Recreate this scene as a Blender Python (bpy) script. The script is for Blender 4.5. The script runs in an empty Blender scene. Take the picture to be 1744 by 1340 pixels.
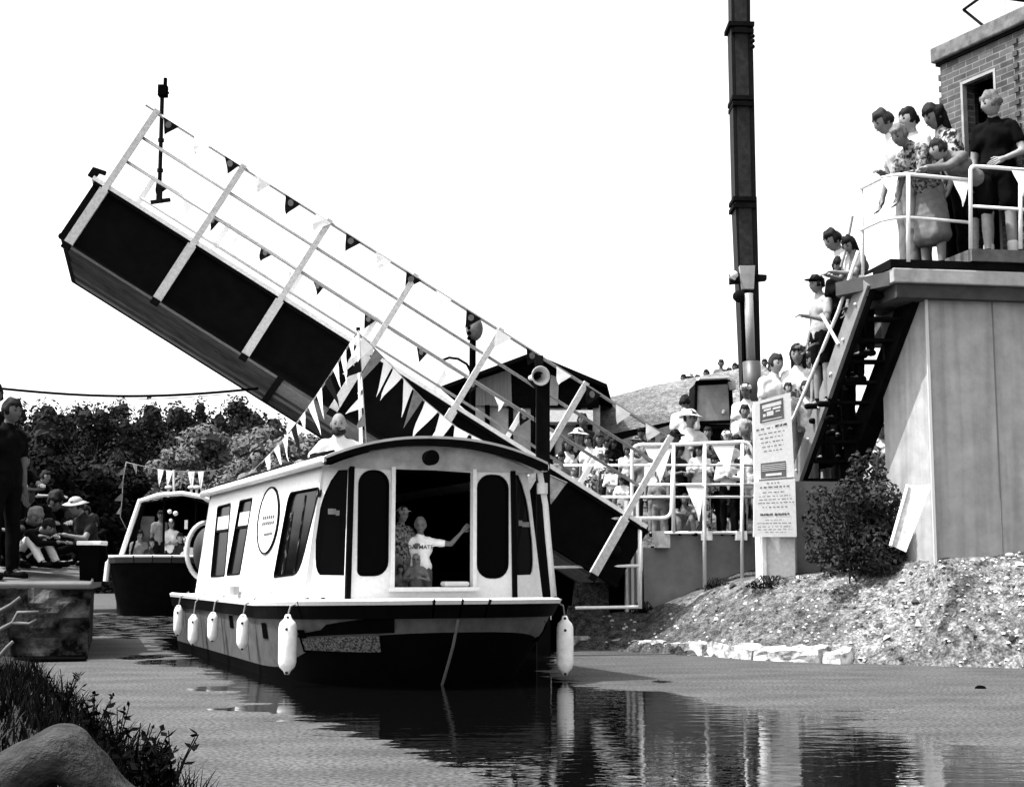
import bpy, bmesh, math, random
from mathutils import Vector, Matrix, noise
from mathutils.geometry import tessellate_polygon
random.seed(7)
R = math.radians
SC = bpy.context.scene
COL = SC.collection

# ------------------------------------------------------------------ camera
CAM = Vector((0, 0, 1.0))
FPX = 1744 * 50 / 36
PITCH = math.atan(300 / FPX)
cd = bpy.data.cameras.new('camera'); cam = bpy.data.objects.new('camera', cd); COL.objects.link(cam)
cd.lens = 50; cd.sensor_width = 36; cd.clip_end = 3000; cd.clip_start = 0.05
cam.location = CAM; cam.rotation_euler = (math.pi / 2 + PITCH, 0, 0)
SC.camera = cam
_F = Vector((0, math.cos(PITCH), math.sin(PITCH))); _U = Vector((0, -math.sin(PITCH), math.cos(PITCH)))

def at(px, py, Y):
    d = _F + Vector((1, 0, 0)) * ((px - 872) / FPX) - _U * ((py - 670) / FPX)
    return CAM + d * (Y / d.y)
def atz(px, py, z):
    d = _F + Vector((1, 0, 0)) * ((px - 872) / FPX) - _U * ((py - 670) / FPX)
    return CAM + d * ((z - CAM.z) / d.z)
def proj(P):
    q = Vector(P) - CAM; z = q.dot(_F)
    return 872 + FPX * q.x / z, 670 - FPX * q.dot(_U) / z

# ------------------------------------------------------------------ light
SUN_AZ_VEC = Vector((-0.96, -0.20, 0)).normalized(); SUN_EL = R(62)
w = bpy.data.worlds.new('World'); SC.world = w; w.use_nodes = True
nt = w.node_tree; bg = nt.nodes['Background']
sky = nt.nodes.new('ShaderNodeTexSky'); sky.sky_type = 'NISHITA'; sky.sun_disc = False
sky.sun_elevation = SUN_EL; sky.sun_rotation = math.atan2(SUN_AZ_VEC.x, SUN_AZ_VEC.y)
sky.dust_density = 4.0; sky.air_density = 1.0
bw = nt.nodes.new('ShaderNodeRGBToBW')
nt.links.new(sky.outputs[0], bw.inputs[0]); nt.links.new(bw.outputs[0], bg.inputs[0]); bg.inputs[1].default_value = 0.15
sd = bpy.data.lights.new('sun', 'SUN'); sd.energy = 2.6; sd.angle = R(0.5); sd.color = (1, 1, 1)
sun = bpy.data.objects.new('sun', sd); COL.objects.link(sun)
dirv = (SUN_AZ_VEC * math.cos(SUN_EL) + Vector((0, 0, math.sin(SUN_EL))))
sun.rotation_euler = dirv.to_track_quat('Z', 'Y').to_euler()
SC.view_settings.view_transform = 'Standard'; SC.view_settings.look = 'None'
SC.view_settings.gamma = 1; SC.view_settings.use_curve_mapping = False
SC.view_settings.exposure = 2.0

# ------------------------------------------------------------------ materials
MATS = {}
def mat(name, g, rough=0.7, amp=0.0, scale=8.0, bump=0.0, spec=0.3, metal=0.0, lo=None, hi=None, detail=5, stretch=(1, 1, 1), dist=0.02, thr=None):
    """grey procedural material: noise between g*(1-amp) and g*(1+amp); thr=(a,b) sharpens it"""
    if name in MATS: return MATS[name]
    m = bpy.data.materials.new(name); m.use_nodes = True; t = m.node_tree
    b = t.nodes['Principled BSDF']
    b.inputs['Roughness'].default_value = rough; b.inputs['Metallic'].default_value = metal
    b.inputs['Specular IOR Level'].default_value = spec
    b.inputs['Base Color'].default_value = (g, g, g, 1)
    if amp or bump or lo is not None:
        tc = t.nodes.new('ShaderNodeTexCoord'); mp = t.nodes.new('ShaderNodeMapping')
        mp.inputs['Scale'].default_value = stretch
        n = t.nodes.new('ShaderNodeTexNoise'); n.inputs['Scale'].default_value = scale; n.inputs['Detail'].default_value = detail
        n.inputs['Roughness'].default_value = 0.65
        t.links.new(tc.outputs['Object'], mp.inputs[0]); t.links.new(mp.outputs[0], n.inputs['Vector'])
        a, c = (g * (1 - amp), g * (1 + amp)) if lo is None else (lo, hi)
        r = t.nodes.new('ShaderNodeMapRange')
        th = thr or (0.3, 0.7)
        r.inputs[1].default_value, r.inputs[2].default_value, r.inputs[3].default_value, r.inputs[4].default_value = th[0], th[1], a, c
        t.links.new(n.outputs[0], r.inputs[0]); t.links.new(r.outputs[0], b.inputs['Base Color'])
        if bump:
            bp = t.nodes.new('ShaderNodeBump'); bp.inputs['Strength'].default_value = bump; bp.inputs['Distance'].default_value = dist
            t.links.new(n.outputs[0], bp.inputs['Height']); t.links.new(bp.outputs[0], b.inputs['Normal'])
    MATS[name] = m
    return m

WHITE = mat('white_paint', .56, .5, .10, 24, .05, detail=8)
WHITE_W = mat('weathered_white_paint', .50, .6, .16, 22, .15, detail=8)
RAIL = mat('white_rail_paint', .62, .45, .10, 30, .0)
RAILG = mat('dull_rail_paint', .19, .5, .2, 20)
POSTW = mat('worn_post_paint', .42, .6, .25, 26)
BLACK = mat('black_paint', .0022, .6, .35, 6, .05, spec=.015)
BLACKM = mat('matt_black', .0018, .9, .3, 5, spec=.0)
SOOT = mat('soot_black_steel', .004, .8, .6, 4, .2, spec=.02)
HULL = mat('grey_hull_paint', .052, .6, .35, 9, .05)
TIMB = mat('bridge_soffit_timber', .21, .85, .45, 3, .3, stretch=(.25, 14, 14), spec=.1)
CONC = mat('cast_concrete', .17, .9, .22, 3.5, .2, detail=9, spec=.1)
CONC_L = mat('pale_concrete', .30, .9, .3, 9, .3, detail=9, spec=.1)
CONC_D = mat('dirty_stone', .03, .95, scale=4, bump=.9, detail=10, spec=.02, lo=.004, hi=.085, thr=(.4, .66), dist=.05)
GLASS = mat('dark_glass', .0015, .15, spec=.02)
WALLG = mat('grey_render_wall', .25, .85, .22, 5, .06, detail=10, spec=.15)
STEELG = mat('grey_steel', .20, .5, .2, 6, .1)
STEELL = mat('light_steel', .50, .4, .15, 9, .05)
BARK = mat('bark', .03, .9, .5, 10, .4, spec=.05)
LEAF_D = mat('dark_leaf', .015, .8, .6, .9, spec=.04)
LEAF_G = mat('grey_green_leaf', .085, .8, .45, 1.2, spec=.05)
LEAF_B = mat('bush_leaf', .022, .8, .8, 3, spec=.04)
REED = mat('bank_plant', .0035, .9, .7, 6, spec=.0)
REEDL = mat('pale_stalk', .09, .8, .3, 6, spec=.1)
FL_W = mat('white_flag_cloth', .62, .8, .08, 25)
FL_G = mat('grey_flag_cloth', .10, .8, .35, 14)
FL_D = mat('dark_flag_cloth', .004, .8, .3, 20, spec=.05)
FL_E = mat('flag_emblem', .08, .8, .2, 20)
ROPE = mat('rope', .16, .9, .3, 60)
ROOFD = mat('dark_roofing', .003, .9, .4, 5, .2, spec=.0)
GRAV = mat('gravel_stone', .36, .9, .4, 8, .3)
TYRE = mat('tyre_rubber', .012, .85)
INK = mat('print_grey', .04, .9)
INKB = mat('print_panel_grey', .09, .9, .2, 12)
# skin / clothing / hair sets
SK = [mat('skin_light', .19, .6, .18, 14, .08, spec=.25), mat('skin_mid', .12, .6, .2, 14, .08, spec=.25), mat('skin_shade', .065, .6, .2, 14, .08, spec=.25)]
EYE = mat('eye_and_mouth', .01, .5)
CL = {'w': mat('cloth_white', .46, .9, .10, 10, .25, spec=.05), 'l': mat('cloth_light', .24, .9, .2, 10, .25, spec=.05),
      'g': mat('cloth_grey', .10, .9, .25, 9, .25, spec=.05), 'd': mat('cloth_dark', .015, .9, .5, 9, .25, spec=.05),
      'k': mat('cloth_black', .002, .9, .4, 9, .2, spec=.04), 'p': mat('cloth_patterned', .3, .9, scale=16, bump=.2, spec=.05, lo=.01, hi=.42, thr=(.44, .56)),
      'c': mat('cloth_checked', .2, .9, scale=24, bump=.2, spec=.05, lo=.008, hi=.2, thr=(.42, .58))}
CL['W'] = mat('cloth_bright_white', .85, .9, .05, 10, .2, spec=.05)
CL['n'] = mat('cloth_trouser_grey', .030, .9, .45, 9, .8, spec=.03, dist=.04, stretch=(2.5, 1, 1))
HR = {'k': mat('hair_black', .003, .7, .5, 40, .3, spec=.1), 'g': mat('hair_grey', .10, .7, .4, 40, .4, spec=.1), 'b': mat('hair_brown', .012, .7, .5, 40, .4, spec=.1), 'l': mat('hair_fair', .15, .7, .3, 40, .4, spec=.1)}

# ------------------------------------------------------------------ scene bookkeeping
def setp(o, label=None, cat=None, group=None, kind=None):
    if label: o['label'] = label
    if cat: o['category'] = cat
    if group: o['group'] = group
    if kind: o['kind'] = kind
    return o
def thing(name, label, cat, loc=(0, 0, 0), rz=0, group=None):
    o = bpy.data.objects.new(name, None); COL.objects.link(o)
    o.empty_display_size = .2
    o.location = loc; o.rotation_euler = (0, 0, rz)
    return setp(o, label, cat, group)
def copy_tree(o, parent=None):
    c = o.copy(); COL.objects.link(c); c.parent = parent
    for ch in list(o.children): copy_tree(ch, c)
    return c

class MB:
    def __init__(s): s.v = []; s.f = []; s.m = []; s.cur = 0
    def quad(s, *p):
        i = len(s.v); s.v += [Vector(q) for q in p]; s.f.append(tuple(range(i, i + len(p)))); s.m.append(s.cur); return s
    def add(s, vs, fs, M=None):
        i = len(s.v); s.v += [(M @ Vector(q)) if M else Vector(q) for q in vs]
        for f in fs: s.f.append(tuple(k + i for k in f)); s.m.append(s.cur)
        return s
    def box(s, c, d, M=None, taper=1.0):
        x, y, z = d[0] / 2, d[1] / 2, d[2] / 2; c = Vector(c)
        vs = []
        for k in (-1, 1):
            t = 1 if k < 0 else taper
            for a, b in ((-1, -1), (1, -1), (1, 1), (-1, 1)): vs.append(c + Vector((a * x * t, b * y * t, k * z)))
        return s.add(vs, [(3, 2, 1, 0), (4, 5, 6, 7), (0, 1, 5, 4), (1, 2, 6, 5), (2, 3, 7, 6), (3, 0, 4, 7)], M)
    def beam(s, a, b, w_, h, up=(0, 0, 1)):
        a = Vector(a); b = Vector(b); d = (b - a).normalized(); u = Vector(up)
        sd_ = d.cross(u)
        if sd_.length < 1e-4: sd_ = d.cross(Vector((1, 0, 0)))
        sd_.normalize(); u = sd_.cross(d).normalized()
        vs = []
        for p in (a, b):
            for i, j in ((-1, -1), (1, -1), (1, 1), (-1, 1)): vs.append(p + sd_ * (i * w_ / 2) + u * (j * h / 2))
        return s.add(vs, [(3, 2, 1, 0), (4, 5, 6, 7), (0, 1, 5, 4), (1, 2, 6, 5), (2, 3, 7, 6), (3, 0, 4, 7)])
    def tube(s, pts, r, n=8, r2=None, caps=True):
        pts = [Vector(p) for p in pts]; N = len(pts); i0 = len(s.v)
        prev = None
        for k, p in enumerate(pts):
            d = (pts[min(k + 1, N - 1)] - pts[max(k - 1, 0)]).normalized()
            u = prev if prev is not None else (Vector((0, 0, 1)) if abs(d.z) < .9 else Vector((1, 0, 0)))
            sx = d.cross(u)
            if sx.length < 1e-5: sx = d.cross(Vector((0, 1, 0)))
            sx.normalize(); uy = sx.cross(d).normalized(); prev = uy
            rr = r if r2 is None else r + (r2 - r) * k / (N - 1)
            if callable(r): rr = r(k / (N - 1))
            for j in range(n):
                a = 2 * math.pi * j / n; s.v.append(p + sx * math.cos(a) * rr + uy * math.sin(a) * rr)
        for k in range(N - 1):
            for j in range(n):
                a = i0 + k * n + j; b = i0 + k * n + (j + 1) % n
                s.f.append((a, b, b + n, a + n)); s.m.append(s.cur)
        if caps:
            s.f.append(tuple(i0 + j for j in reversed(range(n)))); s.m.append(s.cur)
            s.f.append(tuple(i0 + (N - 1) * n + j for j in range(n))); s.m.append(s.cur)
        return s
    def ell(s, c, r, M=None, nu=12, nv=8):
        c = Vector(c); vs = []; fs = []
        if not hasattr(r, '__len__'): r = (r, r, r)
        vs.append(c + Vector((0, 0, -r[2])) if not M else c + M @ Vector((0, 0, -r[2])))
        for i in range(1, nv):
            ph = -math.pi / 2 + math.pi * i / nv
            for j in range(nu):
                a = 2 * math.pi * j / nu
                q = Vector((r[0] * math.cos(ph) * math.cos(a), r[1] * math.cos(ph) * math.sin(a), r[2] * math.sin(ph)))
                vs.append(c + (M @ q if M else q))
        q = Vector((0, 0, r[2])); vs.append(c + (M @ q if M else q))
        for j in range(nu): fs.append((0, 1 + (j + 1) % nu, 1 + j))
        for i in range(nv - 2):
            for j in range(nu):
                a = 1 + i * nu + j; b = 1 + i * nu + (j + 1) % nu; fs.append((a, b, b + nu, a + nu))
        L = len(vs) - 1
        for j in range(nu): fs.append((L, 1 + (nv - 2) * nu + j, 1 + (nv - 2) * nu + (j + 1) % nu))
        return s.add(vs, fs)
    def cap(s, a, b, ra, rb, n=12):
        """tapered capsule"""
        a = Vector(a); b = Vector(b); d = b - a; L = max(d.length, 1e-4); d = d / L
        u = Vector((0, 0, 1)) if abs(d.z) < .9 else Vector((1, 0, 0)); sx = d.cross(u).normalized(); uy = sx.cross(d)
        rings = []
        for t in (-.97, -.7, -.35, 0): rings.append((a + d * ra * t, ra * math.sqrt(max(0, 1 - t * t))))
        for t in (0, .35, .7, .97): rings.append((b + d * rb * t, rb * math.sqrt(max(0, 1 - t * t))))
        i0 = len(s.v)
        for p, r in rings:
            for j in range(n):
                an = 2 * math.pi * j / n; s.v.append(p + (sx * math.cos(an) + uy * math.sin(an)) * r)
        for k in range(len(rings) - 1):
            for j in range(n):
                x = i0 + k * n + j; y = i0 + k * n + (j + 1) % n; s.f.append((x, y, y + n, x + n)); s.m.append(s.cur)
        s.f.append(tuple(i0 + j for j in reversed(range(n)))); s.m.append(s.cur)
        s.f.append(tuple(i0 + (len(rings) - 1) * n + j for j in range(n))); s.m.append(s.cur)
        return s
    def panel(s, outer, holes, th, fn):
        """flat panel with holes; fn(u, v, d) -> point; d in 0..th"""
        loops = [[Vector((p[0], p[1], 0)) for p in outer]] + [[Vector((p[0], p[1], 0)) for p in h] for h in holes]
        tris = tessellate_polygon(loops); flat = [p for l in loops for p in l]; n = len(flat); i0 = len(s.v)
        for dd in (0, th):
            for p in flat: s.v.append(Vector(fn(p.x, p.y, dd)))
        for t in tris:
            s.f.append((i0 + t[0], i0 + t[1], i0 + t[2])); s.m.append(s.cur)
            s.f.append((i0 + n + t[2], i0 + n + t[1], i0 + n + t[0])); s.m.append(s.cur)
        k = i0
        for l in loops:
            L = len(l)
            for j in range(L):
                a = k + j; b = k + (j + 1) % L; s.f.append((a, b, b + n, a + n)); s.m.append(s.cur)
            k += L
        return s
    def build(s, name, mats, parent=None, world=False, smooth=False, recalc=True):
        vs = s.v
        if world and parent is not None:
            inv = (Matrix.Translation(parent.location) @ parent.rotation_euler.to_matrix().to_4x4()).inverted()
            vs = [inv @ p for p in vs]
        me = bpy.data.meshes.new(name); me.from_pydata([tuple(p) for p in vs], [], s.f)
        if not isinstance(mats, (list, tuple)): mats = [mats]
        for m in mats: me.materials.append(m)
        if len(mats) > 1: me.polygons.foreach_set('material_index', s.m)
        if recalc:
            bm = bmesh.new(); bm.from_mesh(me); bmesh.ops.recalc_face_normals(bm, faces=bm.faces); bm.to_mesh(me); bm.free()
        if smooth: me.polygons.foreach_set('use_smooth', [True] * len(me.polygons))
        me.update()
        o = bpy.data.objects.new(name, me); COL.objects.link(o)
        if parent is not None: o.parent = parent
        return o
def bevel(o, w_=.01, seg=2):
    m = o.modifiers.new('bevel', 'BEVEL'); m.width = w_; m.segments = seg; m.limit_method = 'ANGLE'; return o
def rrect(x0, x1, y0, y1, r, n=5):
    """rounded rectangle, r = radius or (bl, br, tr, tl)"""
    if not hasattr(r, '__len__'): r = (r,) * 4
    out = []
    for (cx, cy, a0, rr) in ((x0, y0, 180, r[0]), (x1, y0, 270, r[1]), (x1, y1, 0, r[2]), (x0, y1, 90, r[3])):
        sx = 1 if cx == x0 else -1; sy = 1 if cy == y0 else -1
        for i in range(n + 1):
            a = R(a0 + 90 * i / n); out.append((cx + sx * rr + rr * math.cos(a), cy + sy * rr + rr * math.sin(a)))
    return out
def text_mesh(txt, size, m, name, parent, M, ext=.002):
    c = bpy.data.curves.new('t', 'FONT'); c.body = txt; c.size = size; c.extrude = ext; c.align_x = 'CENTER'; c.align_y = 'CENTER'; c.offset = size * .012
    t = bpy.data.objects.new('t', c); COL.objects.link(t)
    dg = bpy.context.evaluated_depsgraph_get(); me = bpy.data.meshes.new_from_object(t.evaluated_get(dg))
    bpy.data.objects.remove(t); me.transform(M); me.materials.clear(); me.materials.append(m)
    o = bpy.data.objects.new(name, me); COL.objects.link(o); o.parent = parent; return o

# ------------------------------------------------------------------ terrain and water
LEFT = [(3.5, -8), (0.7, 0), (-.3, 3), (-1.12, 5.3), (-2.5, 8.5), (-3.75, 11.5), (-4.75, 14.0), (-5.1, 15.6), (-5.3, 17.5), (-6.0, 20), (-7.8, 24), (-10.8, 35), (-16, 50), (-34, 90)]
RIGHT = [(9, -8), (7.2, 8), (5.3, 14.6), (3.37, 15.44), (2.73, 15.84), (2.25, 16.6), (1.64, 17.4), (.95, 17.95), (.7, 19), (1.0, 21), (-.8, 24), (-5.2, 35), (-10, 50), (-24, 90)]
def interp(pl, y):
    if y <= pl[0][1]: return pl[0][0]
    for a, b in zip(pl, pl[1:]):
        if y <= b[1]: return a[0] + (b[0] - a[0]) * (y - a[1]) / (b[1] - a[1])
    return None
def sm(a, b, x):
    t = min(1, max(0, (x - a) / (b - a))); return t * t * (3 - 2 * t)
def lin(pl, x):
    if x <= pl[0][0]: return pl[0][1]
    for a, b in zip(pl, pl[1:]):
        if x <= b[0]: return a[1] + (b[1] - a[1]) * (x - a[0]) / (b[0] - a[0])
    return pl[-1][1]
def edge_y(x):
    return lin(((.7, 18.1), (.95, 17.95), (1.64, 17.4), (2.25, 16.6), (2.73, 15.84), (3.37, 15.44), (5.3, 14.6), (7.2, 8)), x)
YB = ((.7, 18.6), (1.79, 18.95), (2.4, 18.2), (3.0, 17.5), (4.2, 16.9), (4.76, 16.0), (6.5, 16.25), (12, 17))
def ground(x, y):
    l = interp(LEFT, y); r = interp(RIGHT, y)
    base = .9
    nz = noise.noise(Vector((x * .9, y * .9, 0))) * .06 + noise.noise(Vector((x * 4, y * 4, 5))) * .025
    if l is not None and l < x < r:
        d = min(x - l, r - x); return -.8 * sm(0, .5, d) - .01
    if l is None: # beyond canal head
        return 1.0 + noise.noise(Vector((x * .02, y * .02, 0))) * .5
    if x <= l:
        d = l - x
        if y < 13.5: h = (.20 * sm(0, .5, d) + .22 * sm(.5, 3, d)) * (1 - .62 * sm(8.5, 12, y))
        elif y < 24: h = -.3 + 1.1 * sm(.3, .6, d) 
        else: h = .7 * sm(0, 2.5, d)
        h2 = (.20 * sm(0, .5, d) + .22 * sm(.5, 3, d)) * (1 - .62 * sm(8.5, 12, y))
        if 13.5 <= y < 15.9: h = h2
        return h + nz * .5
    d = x - r
    if y < 19.6 and x > .6:
        ye = edge_y(x); yb = lin(YB, x); zb = lin(((.7, .38), (1.79, .46), (2.4, .72), (3.0, .90), (4.2, 1.03), (4.76, 1.13), (6.5, 1.22), (12, 1.4)), x)
        kz = .42 * sm(4.0, 3.2, x) if False else (.42 if x < 3.5 else .42 - .3 * min(1, (x - 3.5)))
        t = max(0, min(1, (y - ye - kz) / max(.2, yb - ye - kz)))
        h = -.10 + .20 * sm(.12, .32, y - ye) + (zb - .10) * t ** .9
        if y > yb: h = zb + (1.15 - zb) * sm(19.1, 19.6, y) if zb < 1.15 else zb
        return h + nz * .45 * min(1, t * 4)
    hill = 1.15
    if y > 20:
        top = 5.9 + (min(x, 7.0) - 2.5) * .21 - max(0, min(x, 10) - 7.0) * 1.1
        hill = 1.15 + .9 * sm(19.6, 22.5, y) + (top - 2.05) * sm(0, 1, max(0, min(1, (y - 28.5) / 11.5)) * .5) * 2 if False else 1.15 + .9 * sm(19.6, 22.5, y) + (top - 2.05) * max(0, min(1, (y - 28.5) / 11.5)) ** .85
        if y > 40: hill = top - min(2.6, (y - 40) * .55)
        hill = 1.15 + (hill - 1.15) * sm(-.6, 2.3, x)
        hill = max(hill, 1.0)
        hill += noise.noise(Vector((x * .35, y * .35, 3))) * .18 * min(1, (y - 20.5) / 6)
    else: nz *= .3
    kk = sm(0, .3, d)
    if y > 24: kk = sm(0, 3, d)
    return -.05 + (hill + .05) * kk + nz * .5
def axis(knots):
    out = []
    for (a, b, st) in knots:
        n = max(1, int(round((b - a) / st))); out += [a + (b - a) * i / n for i in range(n)]
    out.append(knots[-1][1]); return out
def terrain():
    xs = axis([(-900, -300, 100), (-300, -60, 20), (-60, -12, 2), (-12, -7, .5), (-7, 8, .125), (8, 14, .5), (14, 60, 3), (60, 300, 30), (300, 900, 100)])
    ys = axis([(-60, -8, 8), (-8, 2, .5), (2, 20.5, .14), (20.5, 45, .6), (45, 100, 2.5), (100, 400, 30), (400, 1500, 110)])
    vs = []; W_ = len(xs)
    for y in ys:
        for x in xs: vs.append((x, y, ground(x, y)))
    fs = [(j * W_ + i, j * W_ + i + 1, (j + 1) * W_ + i + 1, (j + 1) * W_ + i) for j in range(len(ys) - 1) for i in range(W_ - 1)]
    b = MB(); b.v = [Vector(v) for v in vs]; b.f = fs; b.m = [0] * len(fs)
    m = bpy.data.materials.new('bank_earth'); m.use_nodes = True; t = m.node_tree; p = t.nodes['Principled BSDF']
    p.inputs['Roughness'].default_value = .95; p.inputs['Specular IOR Level'].default_value = .05
    tc = t.nodes.new('ShaderNodeTexCoord')
    n1 = t.nodes.new('ShaderNodeTexNoise'); n1.inputs['Scale'].default_value = 9; n1.inputs['Detail'].default_value = 9; n1.inputs['Roughness'].default_value = .7
    n2 = t.nodes.new('ShaderNodeTexNoise'); n2.inputs['Scale'].default_value = 38; n2.inputs['Detail'].default_value = 5
    n3 = t.nodes.new('ShaderNodeTexNoise'); n3.inputs['Scale'].default_value = .8; n3.inputs['Detail'].default_value = 4
    for n in (n1, n2, n3): t.links.new(tc.outputs['Object'], n.inputs['Vector'])
    r1 = t.nodes.new('ShaderNodeMapRange'); r1.inputs[1].default_value = .38; r1.inputs[2].default_value = .66; r1.inputs[3].default_value = .028; r1.inputs[4].default_value = .145
    r2 = t.nodes.new('ShaderNodeMapRange'); r2.inputs[1].default_value = .4; r2.inputs[2].default_value = .62; r2.inputs[3].default_value = .55; r2.inputs[4].default_value = 1.35
    r3 = t.nodes.new('ShaderNodeMapRange'); r3.inputs[1].default_value = .35; r3.inputs[2].default_value = .65; r3.inputs[3].default_value = .7; r3.inputs[4].default_value = 1.3
    t.links.new(n1.outputs[0], r1.inputs[0]); t.links.new(n2.outputs[0], r2.inputs[0]); t.links.new(n3.outputs[0], r3.inputs[0])
    mu = t.nodes.new('ShaderNodeMath'); mu.operation = 'MULTIPLY'; mu2 = t.nodes.new('ShaderNodeMath'); mu2.operation = 'MULTIPLY'
    t.links.new(r1.outputs[0], mu.inputs[0]); t.links.new(r2.outputs[0], mu.inputs[1]); t.links.new(mu.outputs[0], mu2.inputs[0]); t.links.new(r3.outputs[0], mu2.inputs[1])
    # dark turf on the left bank, bare gravel on the right, dry grass on the hill (by where the ground lies)
    sx = t.nodes.new('ShaderNodeSeparateXYZ'); t.links.new(tc.outputs['Object'], sx.inputs[0])
    rr = t.nodes.new('ShaderNodeMapRange'); rr.inputs[1].default_value = -.8; rr.inputs[2].default_value = 6.0; rr.inputs[3].default_value = .25; rr.inputs[4].default_value = 1.6
    t.links.new(sx.outputs[0], rr.inputs[0])
    mu3 = t.nodes.new('ShaderNodeMath'); mu3.operation = 'MULTIPLY'; t.links.new(mu2.outputs[0], mu3.inputs[0]); t.links.new(rr.outputs[0], mu3.inputs[1])
    t.links.new(mu3.outputs[0], p.inputs['Base Color'])
    ad = t.nodes.new('ShaderNodeMath'); ad.operation = 'ADD'; t.links.new(n1.outputs[0], ad.inputs[0]); t.links.new(n2.outputs[0], ad.inputs[1])
    bp = t.nodes.new('ShaderNodeBump'); bp.inputs['Strength'].default_value = .8; bp.inputs['Distance'].default_value = .025
    t.links.new(ad.outputs[0], bp.inputs['Height']); t.links.new(bp.outputs[0], p.inputs['Normal'])
    setp(b.build('ground', m, smooth=True, recalc=False), 'earth and gravel canal banks with a dry hillside behind', 'ground', kind='structure')
terrain()

CLEAR = [(935, 1150), (1000, 1172), (1100, 1176), (1190, 1186), (1215, 1197), (1360, 1214), (1480, 1240), (1600, 1262), (1744, 1284), (2000, 1320), (2600, 1500),
         (2600, 2600), (300, 2600), (1200, 1500), (1000, 1395), (880, 1348), (760, 1300), (680, 1270), (560, 1243), (500, 1216), (430, 1196), (395, 1168), (330, 1126), (270, 1098), (250, 1075),
         (275, 1040), (330, 1030), (460, 1020), (940, 1030), (990, 1090), (950, 1120)]
def water():
    cp = [(atz(px, py, 0).x, atz(px, py, 0).y) for px, py in CLEAR]
    cp[11] = (7.5, 2); cp[12] = (-1.5, 2)
    holes = []
    for px, py, rx, ry in ((250, 1118, .30, .45), (285, 1126, .32, .5), (335, 1130, .34, .5), (375, 1172, .26, .3), (440, 1206, .34, .25), (200, 1040, .5, .8), (215, 1085, .4, .5), (235, 1060, .5, .6), (1130, 1160, .10, .2), (1480, 1210, .4, .12), (1410, 1222, .5, .15)):
        q = atz(px, py, 0); holes.append((q.x, q.y, rx, ry))
    def sdf(x, y):
        ins = False; d = 1e9; n = len(cp)
        for i in range(n):
            ax, ay = cp[i]; bx, by = cp[(i + 1) % n]
            if (ay > y) != (by > y) and x < (bx - ax) * (y - ay) / (by - ay) + ax: ins = not ins
            dx, dy = bx - ax, by - ay; t = max(0, min(1, ((x - ax) * dx + (y - ay) * dy) / (dx * dx + dy * dy + 1e-9)))
            d = min(d, math.hypot(x - ax - t * dx, y - ay - t * dy))
        v = -d if ins else d
        for ex, ey, rx, ry in holes:
            v = min(v, (math.hypot((x - ex) / rx, (y - ey) / ry) - 1) * .5)
        return v
    xs = axis([(-40, -10, 5), (-10, 9, .16)]); ys = axis([(-10, 3, 2), (3, 20, .16), (20, 40, 1), (40, 95, 5)])
    W_ = len(xs); b = MB()
    b.v = [Vector((x, y, 0)) for y in ys for x in xs]
    b.f = [(j * W_ + i, j * W_ + i + 1, (j + 1) * W_ + i + 1, (j + 1) * W_ + i) for j in range(len(ys) - 1) for i in range(W_ - 1)]; b.m = [0] * len(b.f)
    m = bpy.data.materials.new('canal_water'); m.use_nodes = True; t = m.node_tree; p = t.nodes['Principled BSDF']
    out = t.nodes['Material Output']
    p.inputs['Base Color'].default_value = (.0015, .0015, .0015, 1); p.inputs['Roughness'].default_value = .015; p.inputs['IOR'].default_value = 1.65; p.inputs['Specular IOR Level'].default_value = .5
    tc = t.nodes.new('ShaderNodeTexCoord')
    mp = t.nodes.new('ShaderNodeMapping'); mp.inputs['Scale'].default_value = (1, 2.2, 1); t.links.new(tc.outputs['Object'], mp.inputs[0])
    n = t.nodes.new('ShaderNodeTexNoise'); n.inputs['Scale'].default_value = 3.2; n.inputs['Detail'].default_value = 3; t.links.new(mp.outputs[0], n.inputs['Vector'])
    bp = t.nodes.new('ShaderNodeBump'); bp.inputs['Strength'].default_value = .22; bp.inputs['Distance'].default_value = .016
    t.links.new(n.outputs[0], bp.inputs['Height']); t.links.new(bp.outputs[0], p.inputs['Normal'])
    # floating weed film
    wd = t.nodes.new('ShaderNodeBsdfPrincipled'); wd.inputs['Roughness'].default_value = .9; wd.inputs['Specular IOR Level'].default_value = .08
    nw = t.nodes.new('ShaderNodeTexNoise'); nw.inputs['Scale'].default_value = 38; nw.inputs['Detail'].default_value = 4; t.links.new(tc.outputs['Object'], nw.inputs['Vector'])
    nw2 = t.nodes.new('ShaderNodeTexNoise'); nw2.inputs['Scale'].default_value = 1.1; nw2.inputs['Detail'].default_value = 5; t.links.new(mp.outputs[0], nw2.inputs['Vector'])
    ra = t.nodes.new('ShaderNodeMapRange'); ra.inputs[1].default_value = .36; ra.inputs[2].default_value = .64; ra.inputs[3].default_value = .022; ra.inputs[4].default_value = .078
    rb = t.nodes.new('ShaderNodeMapRange'); rb.inputs[1].default_value = .3; rb.inputs[2].default_value = .7; rb.inputs[3].default_value = .70; rb.inputs[4].default_value = 1.22
    t.links.new(nw.outputs[0], ra.inputs[0]); t.links.new(nw2.outputs[0], rb.inputs[0])
    mu = t.nodes.new('ShaderNodeMath'); mu.operation = 'MULTIPLY'; t.links.new(ra.outputs[0], mu.inputs[0]); t.links.new(rb.outputs[0], mu.inputs[1]); t.links.new(mu.outputs[0], wd.inputs['Base Color'])
    at_ = t.nodes.new('ShaderNodeAttribute'); at_.attribute_name = 'weed'
    mp2 = t.nodes.new('ShaderNodeMapping'); mp2.inputs['Scale'].default_value = (1, 2.6, 1); t.links.new(tc.outputs['Object'], mp2.inputs[0])
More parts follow.
